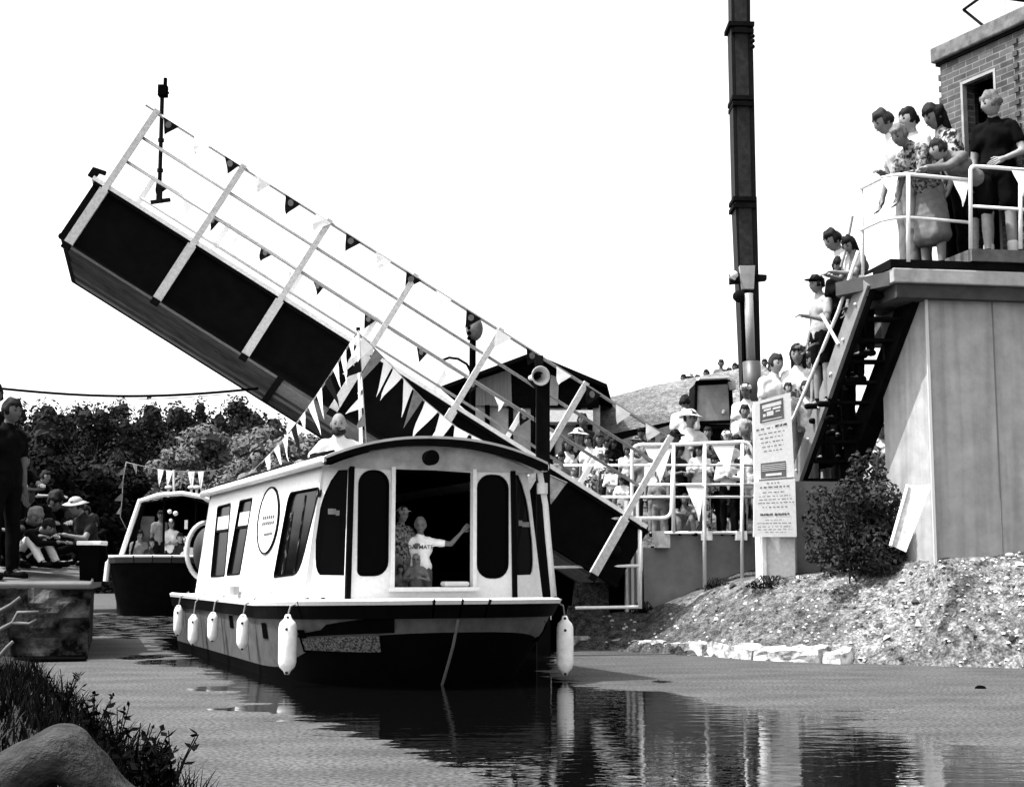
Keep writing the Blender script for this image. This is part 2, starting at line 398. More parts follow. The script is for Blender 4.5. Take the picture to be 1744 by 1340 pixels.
    ne = t.nodes.new('ShaderNodeTexNoise'); ne.inputs['Scale'].default_value = 2.2; ne.inputs['Detail'].default_value = 6; ne.inputs['Roughness'].default_value = .6; t.links.new(mp2.outputs[0], ne.inputs['Vector'])
    rc = t.nodes.new('ShaderNodeMapRange'); rc.clamp = False; rc.inputs[1].default_value = 0; rc.inputs[2].default_value = 1; rc.inputs[3].default_value = -.55; rc.inputs[4].default_value = .55
    t.links.new(ne.outputs[0], rc.inputs[0])
    ad = t.nodes.new('ShaderNodeMath'); ad.operation = 'ADD'; t.links.new(at_.outputs['Fac'], ad.inputs[0]); t.links.new(rc.outputs[0], ad.inputs[1])
    st = t.nodes.new('ShaderNodeMapRange'); st.inputs[1].default_value = -.01; st.inputs[2].default_value = .015; st.inputs[3].default_value = 0; st.inputs[4].default_value = 1
    t.links.new(ad.outputs[0], st.inputs[0])
    mx = t.nodes.new('ShaderNodeMixShader'); t.links.new(st.outputs[0], mx.inputs[0]); t.links.new(p.outputs[0], mx.inputs[1]); t.links.new(wd.outputs[0], mx.inputs[2]); t.links.new(mx.outputs[0], out.inputs[0])
    o = b.build('water', m, recalc=False)
    a = o.data.attributes.new('weed', 'FLOAT', 'POINT')
    a.data.foreach_set('value', [sdf(v.x, v.y) if v.y < 22 else (1.0 if v.x < -9.4 else -.05) for v in b.v])
    setp(o, 'calm canal water with grey weed film beside a clear dark channel', 'water', kind='structure')
water()

# ------------------------------------------------------------------ lifting bridge
def bridge():
    yaw = .12177; al = .553347; ln = -.02216; L = 7.6235; Hh = 1.982; Wd = 3.05
    S = Vector((math.cos(yaw), math.sin(yaw), 0)); Wv = Vector((-math.sin(R(14.4)), math.cos(R(14.4)), 0))
    D = S * math.cos(al) - Vector((0, 0, 1)) * math.sin(al); N = S * math.sin(al + ln) + Vector((0, 0, 1)) * math.cos(al + ln)
    P0 = at(266.2, 192.3, 17.2)
    rail_h = 1.13
    hinge = P0 + D * L - N * rail_h
    t = thing('lifting_bridge', 'black steel lift bridge raised over the canal with white railings', 'bridge', hinge)
    def pt(u, w_, n):  # u along from the raised tip, w across (away), n up from deck
        return P0 + D * u + Wv * w_ + N * (n - rail_h)
    def slab(b, u0, u1, w0, w1, n0, n1):
        c = [pt(u, w_, n) for n in (n0, n1) for (u, w_) in ((u0, w0), (u1, w0), (u1, w1), (u0, w1))]
        b.add(c, [(3, 2, 1, 0), (4, 5, 6, 7), (0, 1, 5, 4), (1, 2, 6, 5), (2, 3, 7, 6), (3, 0, 4, 7)]); return b
    g = MB(); slab(g, -.16, L + .35, .03, .09, -.80, -.03); slab(g, -.16, L + .35, -.03, .12, -.06, -.02); slab(g, -.16, L + .35, -.03, .12, -.83, -.79)
    g.build('girder', BLACK, t, True)
    g = MB(); slab(g, -.16, L + .35, Wd - .09, Wd - .03, -.80, -.03); slab(g, -.16, L + .35, Wd - .12, Wd + .03, -.06, -.02)
    g.build('girder', BLACK, t, True)
    g = MB(); slab(g, -.16, -.10, .09, Wd - .09, -.80, -.03); g.build('end_plate', BLACK, t, True)
    d = MB(); slab(d, -.20, L + .3, -.04, Wd + .04, -.015, .035); d.build('deck', WHITE_W, t, True)
    # soffit of planks with joints and cross bands
    s = MB(); u = -.10
    n = 11; wv = (Wd - .24) / n
    s2 = MB(); s3 = MB(); rq = random.Random(4)
    for i in range(n):
        for (u0, u1) in ((-.12, 3.03), (3.10, L + .3)):
            q = (s, s2, s3)[rq.choice((0, 0, 1, 2))]; d_ = rq.uniform(0, .012)
            slab(q, u0, u1, .12 + i * wv, .12 + (i + 1) * wv - .016, -.785 - d_, -.75)
    s.build('soffit_planks', TIMB, t, True)
    s2.build('soffit_planks', mat('soffit_dark_timber', .06, .9, .5, 3, .3, spec=.03), t, True); s3.build('soffit_planks', mat('soffit_mid_timber', .12, .9, .5, 3, .3, spec=.03), t, True)
    s = MB(); slab(s, 3.02, 3.11, .1, Wd - .1, -.80, -.76); s.build('soffit_band', SOOT, t, True)
    s = MB(); slab(s, .35, .75, .3, .42, -.81, -.797); s.build('soffit_patch', STEELG, t, True)
    s = MB(); slab(s, 2.0, 2.4, .12, .22, -.81, -.797); s.build('soffit_patch', SOOT, t, True)
    # near railing
    r = MB()
    for hh in (rail_h, rail_h * .68, rail_h * .36):
        r.tube([pt(0, 0, hh), pt(L, 0, hh)], .021, 8)
    ro = r.build('near_rails', RAILG, t, True, smooth=True)
    r = MB()
    for hh in (rail_h * .99, rail_h * .68, rail_h * .36):
        r.tube([pt(0, Wd, hh), pt(L - .2, Wd, hh)], .021, 8)
    r.build('far_rails', RAILG, t, True, smooth=True)
    for i in range(7):
        u = L * i / 6
        b = MB(); p0, p1 = pt(u, 0, -.85), pt(u, 0, rail_h + .03)
        b.beam(pt(u, -.06, -.85), pt(u, -.06, -.05), .11, .06, Wv); b.beam(pt(u, -.03, -.08), pt(u, -.03, rail_h + .03), .075, .05, Wv)
        o = b.build('post', POSTW, t, True)
        b = MB(); b.beam(pt(u, -.07, -.85), pt(u, -.07, -.93), .10, .10, Wv); b.build('post_foot', SOOT, t, True)
    for i in range(7):
        u = L * i / 6; b = MB(); b.beam(pt(u, Wd + .02, -.3), pt(u, Wd + .02, rail_h + .02), .07, .05, Wv); b.build('post', RAIL, t, True)
    # hooked lug on the raised corner and the hinge bearing
    b = MB(); b.beam(pt(-.22, .0, .0), pt(-.22, .0, .12), .10, .07, Wv); b.beam(pt(-.26, 0, .10), pt(-.1, 0, .14), .05, .05, Wv); b.build('corner_lug', SOOT, t, True)
    b = MB(); c = pt(L + .12, 0, -.45); b.tube([c - Wv * .02, c + Wv * (Wd + .15)], .07, 14); b.build('hinge_shaft', SOOT, t, True, smooth=True)
    # top spike on rail end
    b = MB(); b.tube([pt(-.16, 0, rail_h + .01), pt(0, 0, rail_h + .01)], .015, 6); b.build('rail_end', STEELG, t, True)
    return pt, L, Wd, rail_h, t
BP, BL, BW, BRH, BRIDGE = bridge()


def flag_grid(p0, p1, tip, bulge, m_i=0):
    """triangular cloth between two rope points and a tip, a few rows, blown by bulge vector"""
    vs = []; fs = []; rows = 5
    for i in range(rows + 1):
        t = i / rows
        a = p0.lerp(tip, t); b = p1.lerp(tip, t); k = max(1, rows - i)
        for j in range(k + 1):
            s_ = j / k; q = a.lerp(b, s_); q = q + bulge * (math.sin(t * 2.6) * .8 + .3 * math.sin(s_ * 4 + t * 3)) * (t if t < 1 else 1)
            vs.append(q)
    # stitch
    idx = []; c = 0
    for i in range(rows + 1):
        k = max(1, rows - i); idx.append(list(range(c, c + k + 1))); c += k + 1
    for i in range(rows):
        A, B = idx[i], idx[i + 1]
        if len(A) == len(B):
            for j in range(len(A) - 1): fs.append((A[j], A[j + 1], B[j + 1], B[j]))
        else:
            for j in range(len(A) - 1):
                fs.append((A[j], A[j + 1], B[min(j, len(B) - 1)]))
                if j < len(B) - 1: fs.append((A[j + 1], B[j + 1], B[j]))
    return vs, fs
def bunting(name, label, rope, flags, group=None, rope_r=.006, side=Vector((0, -.02, 0))):
    """rope = function s->Vector for s in metres 0..len, flags = list (s0, width, drop, material, swing)"""
    pts, length = rope
    cum = [0]
    for a, b in zip(pts, pts[1:]): cum.append(cum[-1] + (b - a).length)
    T = cum[-1]
    def P(s_):
        s_ = max(0, min(T, s_))
        for i in range(len(pts) - 1):
            if s_ <= cum[i + 1]: return pts[i].lerp(pts[i + 1], (s_ - cum[i]) / max(1e-6, cum[i + 1] - cum[i]))
        return pts[-1]
    t = thing(name, label, 'bunting', pts[0], 0, group)
    b = MB(); b.tube(pts, rope_r, 6); b.build('cord', ROPE, t, True, smooth=True)
    for (s0, wd, drop, m, swing) in flags:
        if s0 + wd > T: continue
        p0, p1 = P(s0) + side, P(s0 + wd) + side
        tip = (p0 + p1) / 2 + swing * random.uniform(.5, 1.4) + Vector((random.uniform(-.02, .02), random.uniform(-.03, .03), -drop * random.uniform(.88, 1.08)))
        bl = Vector((random.uniform(-.05, .05), random.uniform(-.07, .03), 0))
        vs, fs = flag_grid(p0, p1, tip, bl)
        b = MB(); b.add(vs, fs)
        mm = m if isinstance(m, list) else [m]
        if len(mm) > 1:
            c = (p0 * .36 + p1 * .34 + tip * .30); b.cur = 1
            k = 10; rr = wd * .17
            ex = (p1 - p0).normalized(); ez = ((p0 + p1) / 2 - tip).normalized()
            b.quad(*[c + Vector((0, -.045, 0)) + ex * rr * math.cos(2 * math.pi * j / k) + ez * rr * 1.1 * math.sin(2 * math.pi * j / k) for j in range(k)])
        b.build('flag', mm, t, True, smooth=False, recalc=False)
    return t
def rail_bunting():
    S = 106 / 124.0 * 1.0
    # near rail: dark flags with pale emblem alternate with white ones
    fl = []; per = .4457; k = 0; s_ = .12
    while s_ < BL:
        dark = (k % 2 == 0) and k < 16
        fl.append((s_, .225, .205, [FL_D, FL_E] if dark else FL_W, Vector((-.085, 0, .02))))
        s_ += per; k += 1
    pts = [BP(u * BL / 20, -.05, BRH - .012) for u in range(21)]
    bunting('bunting', 'dark and white triangular bunting along the near top rail of the raised bridge', (pts, 0), fl, 'bunting on the bridge railings')
    fl = []; k = 0; s_ = .05
    while s_ < BL - .3:
        fl.append((s_, .21, .22, ([FL_D, FL_E], FL_W)[k % 2], Vector((-.06, 0, .02)))); s_ += per * 1.0; k += 1
    pts = [BP(u * (BL - .2) / 20, BW - .05, BRH - .03) for u in range(21)]
    bunting('bunting', 'smaller dark and white bunting along the far railing of the raised bridge', (pts, 0), fl, 'bunting on the bridge railings')
rail_bunting()

def mast_light():
    # vertical lamp staff clamped to the far railing near the raised tip
    top = at(279, 150, 20.05); bot = at(271, 345, 20.05)
    t = thing('lamp_staff', 'thin dark staff with a black lantern at the raised end of the bridge', 'lamp', bot)
    b = MB(); b.tube([bot, (top.x - .02, top.y, top.z)], .03, 8); b.build('staff', SOOT, t, True)
    b = MB(); c = Vector((top.x - .01, top.y, top.z))
    b.box(c + Vector((0, 0, -.05)), (.13, .13, .17)); b.box(c + Vector((.03, 0, .09)), (.05, .05, .12)); b.tube([c + Vector((-.07, 0, -.05)), c + Vector((.09, 0, -.08))], .02, 6)
    bevel(b.build('lantern', BLACKM, t, True), .02)
    b = MB(); b.beam(bot + Vector((-.12, 0, .0)), bot + Vector((.16, 0, .04)), .05, .05); b.beam(bot, bot + Vector((0, 0, .25)), .09, .07); b.build('clamp', SOOT, t, True)
    for z_ in (.45, .9): 
        b = MB(); b.tube([bot + Vector((0, 0, z_)), bot + Vector((0, 0, z_ + .05))], .045, 8); b.build('joint', SOOT, t, True)
mast_light()

# ------------------------------------------------------------------ abutments, low walls
def prism(b, poly, z0, z1):
    n = len(poly)
    zz0 = z0 if hasattr(z0, '__len__') else [z0] * n; zz1 = z1 if hasattr(z1, '__len__') else [z1] * n
    vs = [Vector((p[0], p[1], zz0[i])) for i, p in enumerate(poly)] + [Vector((p[0], p[1], zz1[i])) for i, p in enumerate(poly)]
    fs = [tuple(reversed(range(n))), tuple(range(n, 2 * n))] + [(i, (i + 1) % n, n + (i + 1) % n, n + i) for i in range(n)]
    return b.add(vs, fs)
def abutments():
    # right abutment : concrete wall face under the railings
    Y = 19.0
    xl = at(1096, 930, Y).x; xm = at(1142, 905, Y).x; xr = at(1290, 905, Y + .3).x
    t = thing('concrete_abutment', 'plain grey concrete abutment wall under the white railings beside the bridge hinge', 'wall', (xl, Y, 0))
    b = MB(); prism(b, [(xl, Y), (xm, Y + .06), (xm, Y + 3.2), (xl, Y + 3.2)], -.5, 1.29); b.build('low_wall', CONC, t, True)
    b = MB(); prism(b, [(xm, Y + .06), (xr + .5, Y + .4), (xr + .5, Y + 3.2), (xm, Y + 3.2)], -.5, 1.47); b.build('high_wall', CONC, t, True)
    b = MB(); prism(b, [(xm - .02, Y + .03), (xr + .5, Y + .37), (xr + .5, Y + .6), (xm - .02, Y + .3)], 1.475, 1.50); b.build('kerb', WHITE_W, t, True)
    b = MB(); b.box((xm - .12, Y - .02, 1.40), (.2, .12, .22)); b.build('padstone', CONC_L, t, True)
    # bridge pit : back wall and blocks coloured black for the shade behind the hinge
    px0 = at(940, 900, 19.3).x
    t = thing('bridge_pit', 'bridge pit under the low end of the lift bridge, walls blackened for shade', 'pit', (xl - 1, 19.5, 0))
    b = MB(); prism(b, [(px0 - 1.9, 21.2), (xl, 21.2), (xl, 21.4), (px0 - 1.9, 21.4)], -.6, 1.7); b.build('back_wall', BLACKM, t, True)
    b = MB(); prism(b, [(px0 - .1, 19.6), (xl - .01, 19.6), (xl - .01, 21.2), (px0 - .1, 21.2)], -.6, 1.2); b.build('shade_block', BLACKM, t, True)
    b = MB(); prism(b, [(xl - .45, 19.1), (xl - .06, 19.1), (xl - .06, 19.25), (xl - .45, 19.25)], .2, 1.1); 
    b.build('shade_liner', BLACKM, t, True)
    # light pillar at pit edge
    a = at(1063, 850, 18.9); c = at(1089, 850, 18.9)
    t = thing('abutment_pillar', 'pale ribbed steel pillar at the corner of the bridge pit', 'pillar', ((a.x + c.x) / 2, 18.9, 0))
    b = MB(); z1 = a.z - .02
    b.box(((a.x + c.x) / 2, 18.95, z1 / 2 - .1), (c.x - a.x, .08, z1 + .2)); b.build('core', STEELG, t, True)
    for i in range(3):
        x = a.x + (c.x - a.x) * (.12 + .36 * i); b = MB(); b.box((x, 18.89, z1 / 2 - .1), (.035, .05, z1 + .2)); b.build('rib', STEELL, t, True)
    # pale horizontal stage beam inside pit
    p = at(945, 868, 19.2); q = at(1075, 905, 19.0)
    t = thing('timber_strut', 'grey timber strut sloping through the bridge pit behind the low rails', 'beam', p)
    b = MB(); b.beam(p, q, .10, .16); b.beam(q, q + Vector((-.28, 0, -.42)), .10, .12); b.build('strut', TIMB, t, True)
    # stone kerb at the water's edge
    pts = [(975, 1104), (1060, 1107), (1130, 1111), (1200, 1117), (1282, 1124), (1400, 1129), (1432, 1131)]
    w0 = [atz(px, py, 0) for px, py in pts]
    for i in range(len(w0) - 1):
        a, c = w0[i], w0[i + 1]; d = (c - a).normalized(); nn = Vector((-d.y, d.x, 0))
        if nn.y < 0: nn = -nn
        a2 = a + d * .02; c2 = c - d * .02
        t = thing('kerb_stone', ['whitish edging stone next to the boat\'s right fender at the water line', 'second edging stone from the boat along the right water line', 'third edging stone from the boat along the right water line', 'fourth edging stone from the boat, just before the dark gap in the edging', 'long white edging stone right of the dark gap', 'last small edging stone where the gravel meets the water'][i], 'stone', (a + c) / 2, 0, 'edging stones along the right bank')
        b = MB(); prism(b, [a2[:2], c2[:2], (c2 + nn * .42)[:2], (a2 + nn * .42)[:2]], -.3, [.13 + random.uniform(-.03, .03) for _ in range(2)] + [.17, .16])
        o = b.build('stone', mat('kerb_stone', .5, .9, scale=9, bump=.6, detail=9, spec=.02, lo=.08, hi=.5, thr=(.36, .58), dist=.04), t, True)
        bm = bmesh.new(); bm.from_mesh(o.data); bmesh.ops.subdivide_edges(bm, edges=bm.edges, cuts=6, use_grid_fill=True)
        for v in bm.verts: q_ = v.co * 5 + Vector((i * 3.1, 0, 0)); v.co += Vector((noise.noise(q_), noise.noise(q_ + Vector((9, 0, 0))), noise.noise(q_ + Vector((0, 9, 0))) * 1.2)) * .045
        bm.to_mesh(o.data); bm.free()
    # left abutment
    P = [at(38, 1000, 15.9), at(158, 1000, 16.4)]
    a = Vector((P[0].x - 2.5, 15.55, 0)); c = Vector((P[1].x, 16.3, 0))
    t = thing('stone_landing', 'rough dark stone landing wall with a pale slab top on the left bank', 'wall', c)
    b = MB(); n1, n2 = 60, 18; vs = []; 
    for j in range(n2 + 1):
        for i in range(n1 + 1):
            q = a.lerp(c, i / n1); z = -.2 + j / n2 * 1.0
            k = noise.noise(Vector((q.x * 2.2, z * 3, 1))) * .20 + noise.noise(Vector((q.x * 6, z * 7, 4))) * .10
            if z < .12: k += .12 * (1 - (z + .2) / .32)
            vs.append(Vector((q.x - .18 * k, q.y + k, z)))
    fs = [(j * (n1 + 1) + i, j * (n1 + 1) + i + 1, (j + 1) * (n1 + 1) + i + 1, (j + 1) * (n1 + 1) + i) for j in range(n2) for i in range(n1)]
    b.add(vs, fs); prism(b, [(c.x - .02, c.y + .05), (c.x - 1.32, 21), (c.x - 1.6, 21), (c.x - .5, c.y + .05)], -.2, .8)
    b.build('rubble_face', CONC_D, t, True)
    b = MB(); prism(b, [(a.x - .5, a.y - 1.0), (c.x - .9, c.y - .75), (c.x + .10, c.y - .42), (c.x - .1, c.y + .3), (a.x - .5, a.y + .3)], -.4, [.06, .04, .03, .05, .05]); b.build('shadow_shelf', BLACKM, t, True)  # black shelf added for the shadow and reflection at the wall foot
    b = MB(); prism(b, [(a.x - .1, a.y - .06), (c.x + .03, c.y - .06), (c.x - .36, 18.0), (c.x - 1.3, 21.2), (a.x - 1.8, 21.2), (a.x - .6, 18.0)], .78, [.85, .85, 1.12, 1.12, 1.14, 1.16]); o = b.build('slab_top', mat('slab_stone', .075, .9, .25, 4, .3, detail=9), t, True); bevel(o, .02)
abutments()

def railing_run(parent, pts, r=.022, nm='rail'):
    b = MB(); b.tube(pts, r, 8); return b.build(nm, RAIL, parent, True, smooth=True)
def arc_pts(a, corner, c, rad=.12, n=5):
    a, corner, c = Vector(a), Vector(corner), Vector(c)
    p = corner + (a - corner).normalized() * rad; q = corner + (c - corner).normalized() * rad
    out = [a]
    for i in range(n + 1):
        t = i / n; out.append((p.lerp(corner, t)).lerp(corner.lerp(q, t), t))
    out.append(c); return out
def quay_rails():
    Y = 18.93
    A = lambda px, py, y=Y: at(px, py, y)
    t = thing('quay_railing', 'white tubular railing with curved corners on top of the concrete abutment, crowd behind', 'railing', A(1147, 905))
    railing_run(t, arc_pts(A(1077, 1035), A(1076, 757), A(1150, 757), .14)[0:] + arc_pts(A(1150, 757), A(1275, 752), A(1290, 790), .1)[1:], .024, 'top_rail')
    for py, x0, x1 in ((792, 960, 1285), (825, 1077, 1285), (846, 1000, 1285), (907, 1132, 1288)):
        railing_run(t, [A(x0, py), A(x1, py)], .017 if py != 907 else .02)
    for px, y0, y1 in ((1147, 757, 907), (1200, 756, 1000), (1264, 755, 992)):
        b = MB(); b.tube([A(px, y1, Y - .0 if px < 1150 else Y - .05), A(px, y0, Y)], .026, 8); b.build('post', RAIL, t, True, smooth=True)
    for px in (1203, 1262):
        b = MB(); b.box(A(px, 912, Y + .03), (.14, .16, .12)); b.build('bracket', WHITE_W, t, True)
    Y2 = 17.95
    t = thing('pit_guard_rail', 'low white guard rail with a grey end plate in front of the dark bridge pit', 'railing', A(1090, 1035, Y2))
    railing_run(t, [A(915, 883, Y2)] + arc_pts(A(1000, 883, Y2), A(1143, 882, Y2), A(1146, 800, Y2 + .2), .12), .024, 'top_rail')
    railing_run(t, [A(938, 966, Y2), A(1090, 963, Y2)], .02); railing_run(t, [A(980, 1035, Y2), A(1092, 1033, Y2)], .02)
    b = MB(); b.tube([A(1090, 1036, Y2), A(1090, 880, Y2)], .026, 8); b.build('post', RAIL, t, True, smooth=True)
    b = MB(); c = A(911, 877, Y2); b.box(c, (.31, .10, .17)); bevel(b.build('end_plate', mat('galvanised', .30, .5, .3, 10, .1), t, True), .01)
    b = MB(); b.beam(c + Vector((.08, 0, 0)), c + Vector((.16, 0, -1.3)), .09, .05, (0, 1, 0)); b.build('end_leg', STEELL, t, True)
quay_rails()
def quay_pennants():
    for lab, pts, m in (('large white pennant on the quay rail right behind the sloping bridge post', ((1098, 762, 18.85), (1145, 762, 18.85), (1122, 822, 18.82)), FL_W),
                        ('white pennant hanging from the middle quay rail left of the tallest rail post', ((1168, 828, 18.85), (1200, 828, 18.85), (1188, 888, 18.82)), FL_W),
                        ('white pennant on the top quay rail under the white capped head', ((1213, 758, 18.85), (1252, 757, 18.85), (1236, 812, 18.82)), FL_W),
                        ('pennant coloured grey for shade just right of the black loudspeaker post', ((921, 802, 17.5), (966, 822, 17.5), (936, 858, 17.45)), FL_G)):  # grey cloth holds this flag's shade in its colour
        P = [at(*p) for p in pts]; t = thing('pennant', lab, 'flag', P[0], 0, 'pennants on the quay')
        vs, fs = flag_grid(P[0], P[1], P[2], Vector((.03, -.04, 0))); b = MB(); b.add(vs, fs); b.build('cloth', m, t, True, recalc=False)
        b = MB(); b.tube([P[0], P[1]], .008, 6); b.build('hem', ROPE, t, True)
quay_pennants()

def sign_pillar():
    Y = 17.35
    x0, x1 = at(1286, 800, Y).x, at(1353, 800, Y).x; zt = at(1300, 676, Y).z; zb = .7
    t = thing('sign_pillar', 'tall white pillar carrying two printed notice boards beside the stairs', 'pillar', ((x0 + x1) / 2, Y, zb))
    b = MB(); b.box(((x0 + x1) / 2 + .02, Y + .22, (zt - .06 + zb) / 2), (x1 - x0 - .06, .36, zt - .06 - zb)); b.build('pillar', WHITE_W, t, True)
    b = MB(); b.box((x0 + .09, Y + .02, (zb + 1.5) / 2), (.05, .04, 1.5 - zb)); b.build('edge_post', STEELL, t, True)
    def board(nm, q, Yb):
        o = MB(); P = [at(px, py, Yb) for px, py in q]
        vs = P + [p + Vector((0, .035, 0)) for p in P]
        o.add(vs, [(0, 1, 2, 3), (7, 6, 5, 4), (0, 4, 5, 1), (1, 5, 6, 2), (2, 6, 7, 3), (3, 7, 4, 0)])
        return o.build(nm, WHITE, t, True)
    def M(q, Yb):
        P = [at(px, py, Yb) for px, py in q]
        def f(u, v, d=0): return (P[0].lerp(P[1], u)).lerp(P[3].lerp(P[2], u), v) + Vector((0, -.003 - d, 0))
        return f
    q1 = [(1284, 685), (1346, 668), (1353, 812), (1285, 817)]
    bo = board('notice_board', q1, Y); f = M(q1, Y)
    def rect(b, u0, v0, u1, v1, d=0, f=f):
        b.quad(f(u0, v0, d), f(u1, v0, d), f(u1, v1, d), f(u0, v1, d))
    b = MB(); rect(b, .16, .04, .80, .29); rect(b, .16, .80, .80, .99); b.build('printed_panel', INKB, bo, False)
    # light blocks inside the panels
    b = MB(); rr = random.Random(5)
    for (a0, b0, a1, b1) in ((.22, .07, .74, .115), (.26, .125, .46, .15), (.50, .13, .72, .155), (.34, .165, .52, .22), (.24, .185, .31, .22), (.58, .175, .70, .19), (.22, .262, .74, .272)): rect(b, a0, b0, a1, b1, .003)
    for k in range(4): rect(b, .18, .825 + k * .022, .78, .832 + k * .022, .003)
    rect(b, .28, .935, .68, .965, .003)
    b.build('panel_lettering', WHITE, bo, False)
    b = MB()
    def words(v, h, u0, u1, dens=.75, ff=f, bb=None):
        u = u0; bb = bb or b
        while u < u1:
            wl = rr.uniform(.03, .10)
            if u + wl > u1: wl = u1 - u
            # letters as little uneven strokes
            x = u
            while x < u + wl - .004:
                lw = rr.uniform(.008, .016); hh = h * rr.uniform(.6, 1)
                bb.quad(ff(x, v - hh / 2), ff(x + lw, v - hh / 2), ff(x + lw, v + hh / 2), ff(x, v + hh / 2)); x += lw + .006
            u += wl + rr.uniform(.03, .05)
    words(.372, .032, .06, .26); words(.372, .026, .34, .48); words(.366, .036, .56, .90); words(.36, .03, .57, .89)
    for v, a0, a1 in ((.435, .12, .80), (.49, .16, .76), (.545, .18, .78), (.60, .20, .76), (.655, .24, .72)): words(v, .018, a0, a1)
    b.build('lettering', INK, bo, False)
    q2 = [(1285, 820), (1354, 815), (1357, 914), (1283, 914)]
    b2 = board('lower_notice_board', q2, Y - .06); f2 = M(q2, Y - .06); b = MB()
    for v, h, a0, a1 in ((.05, .03, .3, .62), (.12, .04, .14, .86), (.21, .026, .2, .74), (.28, .02, .12, .86), (.34, .02, .12, .9), (.40, .022, .1, .96), (.475, .026, .2, .8), (.60, .045, .15, .84), (.61, .04, .16, .82), (.70, .016, .28, .7), (.76, .02, .08, .9), (.82, .018, .1, .86), (.87, .018, .1, .9), (.92, .014, .26, .74)):
        words(v, h, a0, a1, ff=f2)
    b.build('lettering', INK, b2, False)
    for o in list(bo.children) + list(b2.children): o.data.transform(Matrix.Translation(-t.location))
sign_pillar()

# ------------------------------------------------------------------ building on the right
def wall_mat():
    m = mat('stained_render_wall', .25, .85, .18, 5, .06, detail=10, spec=.1); t = m.node_tree; p = t.nodes['Principled BSDF']
    tc = t.nodes.new('ShaderNodeTexCoord'); mp = t.nodes.new('ShaderNodeMapping'); mp.inputs['Scale'].default_value = (5, 5, .25)
    n = t.nodes.new('ShaderNodeTexNoise'); n.inputs['Scale'].default_value = 1.6; n.inputs['Detail'].default_value = 7
    t.links.new(tc.outputs['Object'], mp.inputs[0]); t.links.new(mp.outputs[0], n.inputs[0])
    r = t.nodes.new('ShaderNodeMapRange'); r.inputs[1].default_value = .35; r.inputs[2].default_value = .62; r.inputs[3].default_value = .80; r.inputs[4].default_value = 1.05; t.links.new(n.outputs[0], r.inputs[0])
    src = p.inputs['Base Color'].links[0].from_socket; mu = t.nodes.new('ShaderNodeMath'); mu.operation = 'MULTIPLY'
    t.links.new(src, mu.inputs[0]); t.links.new(r.outputs[0], mu.inputs[1]); t.links.new(mu.outputs[0], p.inputs['Base Color']); return m
def building():
    Y = 16.0; a = R(9)
    S = Vector((math.cos(a), math.sin(a), 0)); Wv = Vector((-math.sin(R(14.4)), math.cos(R(14.4)), 0))
    C0 = at(1592, 900, Y); C0.z = .6; zt = at(1590, 498, Y).z
    t = thing('control_building', 'smooth grey rendered building with a concrete platform slab on its top', 'building', C0)
    # wall shell: front with seams, left side
    b = MB(); LEN = 6.0
    wl = [C0, C0 + S * LEN, C0 + S * LEN + Wv * 3.5, C0 + S * 1.4 + Wv * 3.5, C0 + Wv * 1.05]
    prism(b, [p[:2] for p in wl], .3, zt); b.build('wall', wall_mat(), t, True)
    # panel seams as thin proud strips; drip stains are slim dark strips near the top
    for u, w_ in ((.80, .012), (2.4, .012)):
        b = MB(); p = C0 + S * u - Wv * .004; b.beam(Vector((p.x, p.y, .6)), Vector((p.x, p.y, zt)), w_, .012, Wv); b.build('seam', mat('seam_dark', .12, .9), t, True)
    b = MB(); p = C0 + Vector((-.008, -.012, 0)); b.beam(Vector((p.x, p.y, .6)), Vector((p.x, p.y, zt)), .03, .03); b.build('corner_bead', mat('corner_bead', .4, .7), t, True)
    b = MB(); b.box((0, 0, 0), (.1, .1, .1))
    # dark eave strip under the slab with teeth
    e = MB(); q0 = C0 - S * .03 - Wv * .03; q1 = C0 + S * LEN - Wv * .03
    e.beam(Vector((q0.x, q0.y, zt + .03)), Vector((q1.x, q1.y, zt + .03)), .10, .12, (0, 0, 1))
    for i in range(40):
        p = q0 + S * (i * .13 + random.uniform(0, .05)); e.box((p.x, p.y, zt - .035), (random.uniform(.03, .08), .05, random.uniform(.02, .05)))
    e.build('eave_strip', SOOT, t, True)
    # slab
    F0 = at(1521, 455, 15.75); zf = F0.z; zb = at(1521, 480, 15.75).z
    sl = [F0, F0 + S * 6.4, F0 + S * 6.4 + Wv * 3.6, F0 + S * 1.5 + Wv * 3.6, F0 + S * .55 + Wv * 1.3, F0 + S * .10 + Wv * .95]
    b = MB(); prism(b, [p[:2] for p in sl], zb, zf - .005); o = b.build('platform_slab', mat('slab_edge', .26, .8, .28, 5, .3, detail=8), t, True); bevel(o, .012)
    b = MB(); prism(b, [(p + Vector((.05, .06, 0)))[:2] for p in sl], zb - .16, zb - .004); b.build('slab_beam', mat('slab_beam', .03, .9, .5, 3, .3), t, True)
    # dark floor boards with edge
    b = MB(); prism(b, [(p + Vector((-.02, .02, 0)))[:2] for p in sl], zf, zf + .10); b.build('floor_deck', SOOT, t, True)
    # raised step under the right section
    G0 = at(1654, 425, 15.9); zg = at(1654, 424, 15.9).z
    b = MB(); prism(b, [(G0.x, G0.y - .02), (G0.x + S.x * 4, G0.y - .02 + S.y * 4), (G0.x + S.x * 4 - .5, G0.y + 2.4), (G0.x - .5, G0.y + 2.0)], zf + .104, zg); b.build('raised_step', mat('step_grey', .07, .9, .5, 6), t, True)
    # landing at the stair head, left of the slab
    H0 = F0 + Wv * .75
    b = MB(); prism(b, [(F0.x - .02, F0.y + .10), (F0.x - .02, F0.y + .95), (H0.x - .20, H0.y + .2), (H0.x - .30, H0.y)], zb - .02, zb + .14); b.build('landing_plate', mat('landing_grey', .03, .8, .4, 4), t, True)
    return t, C0, S, Wv, zf, zt, F0, zg
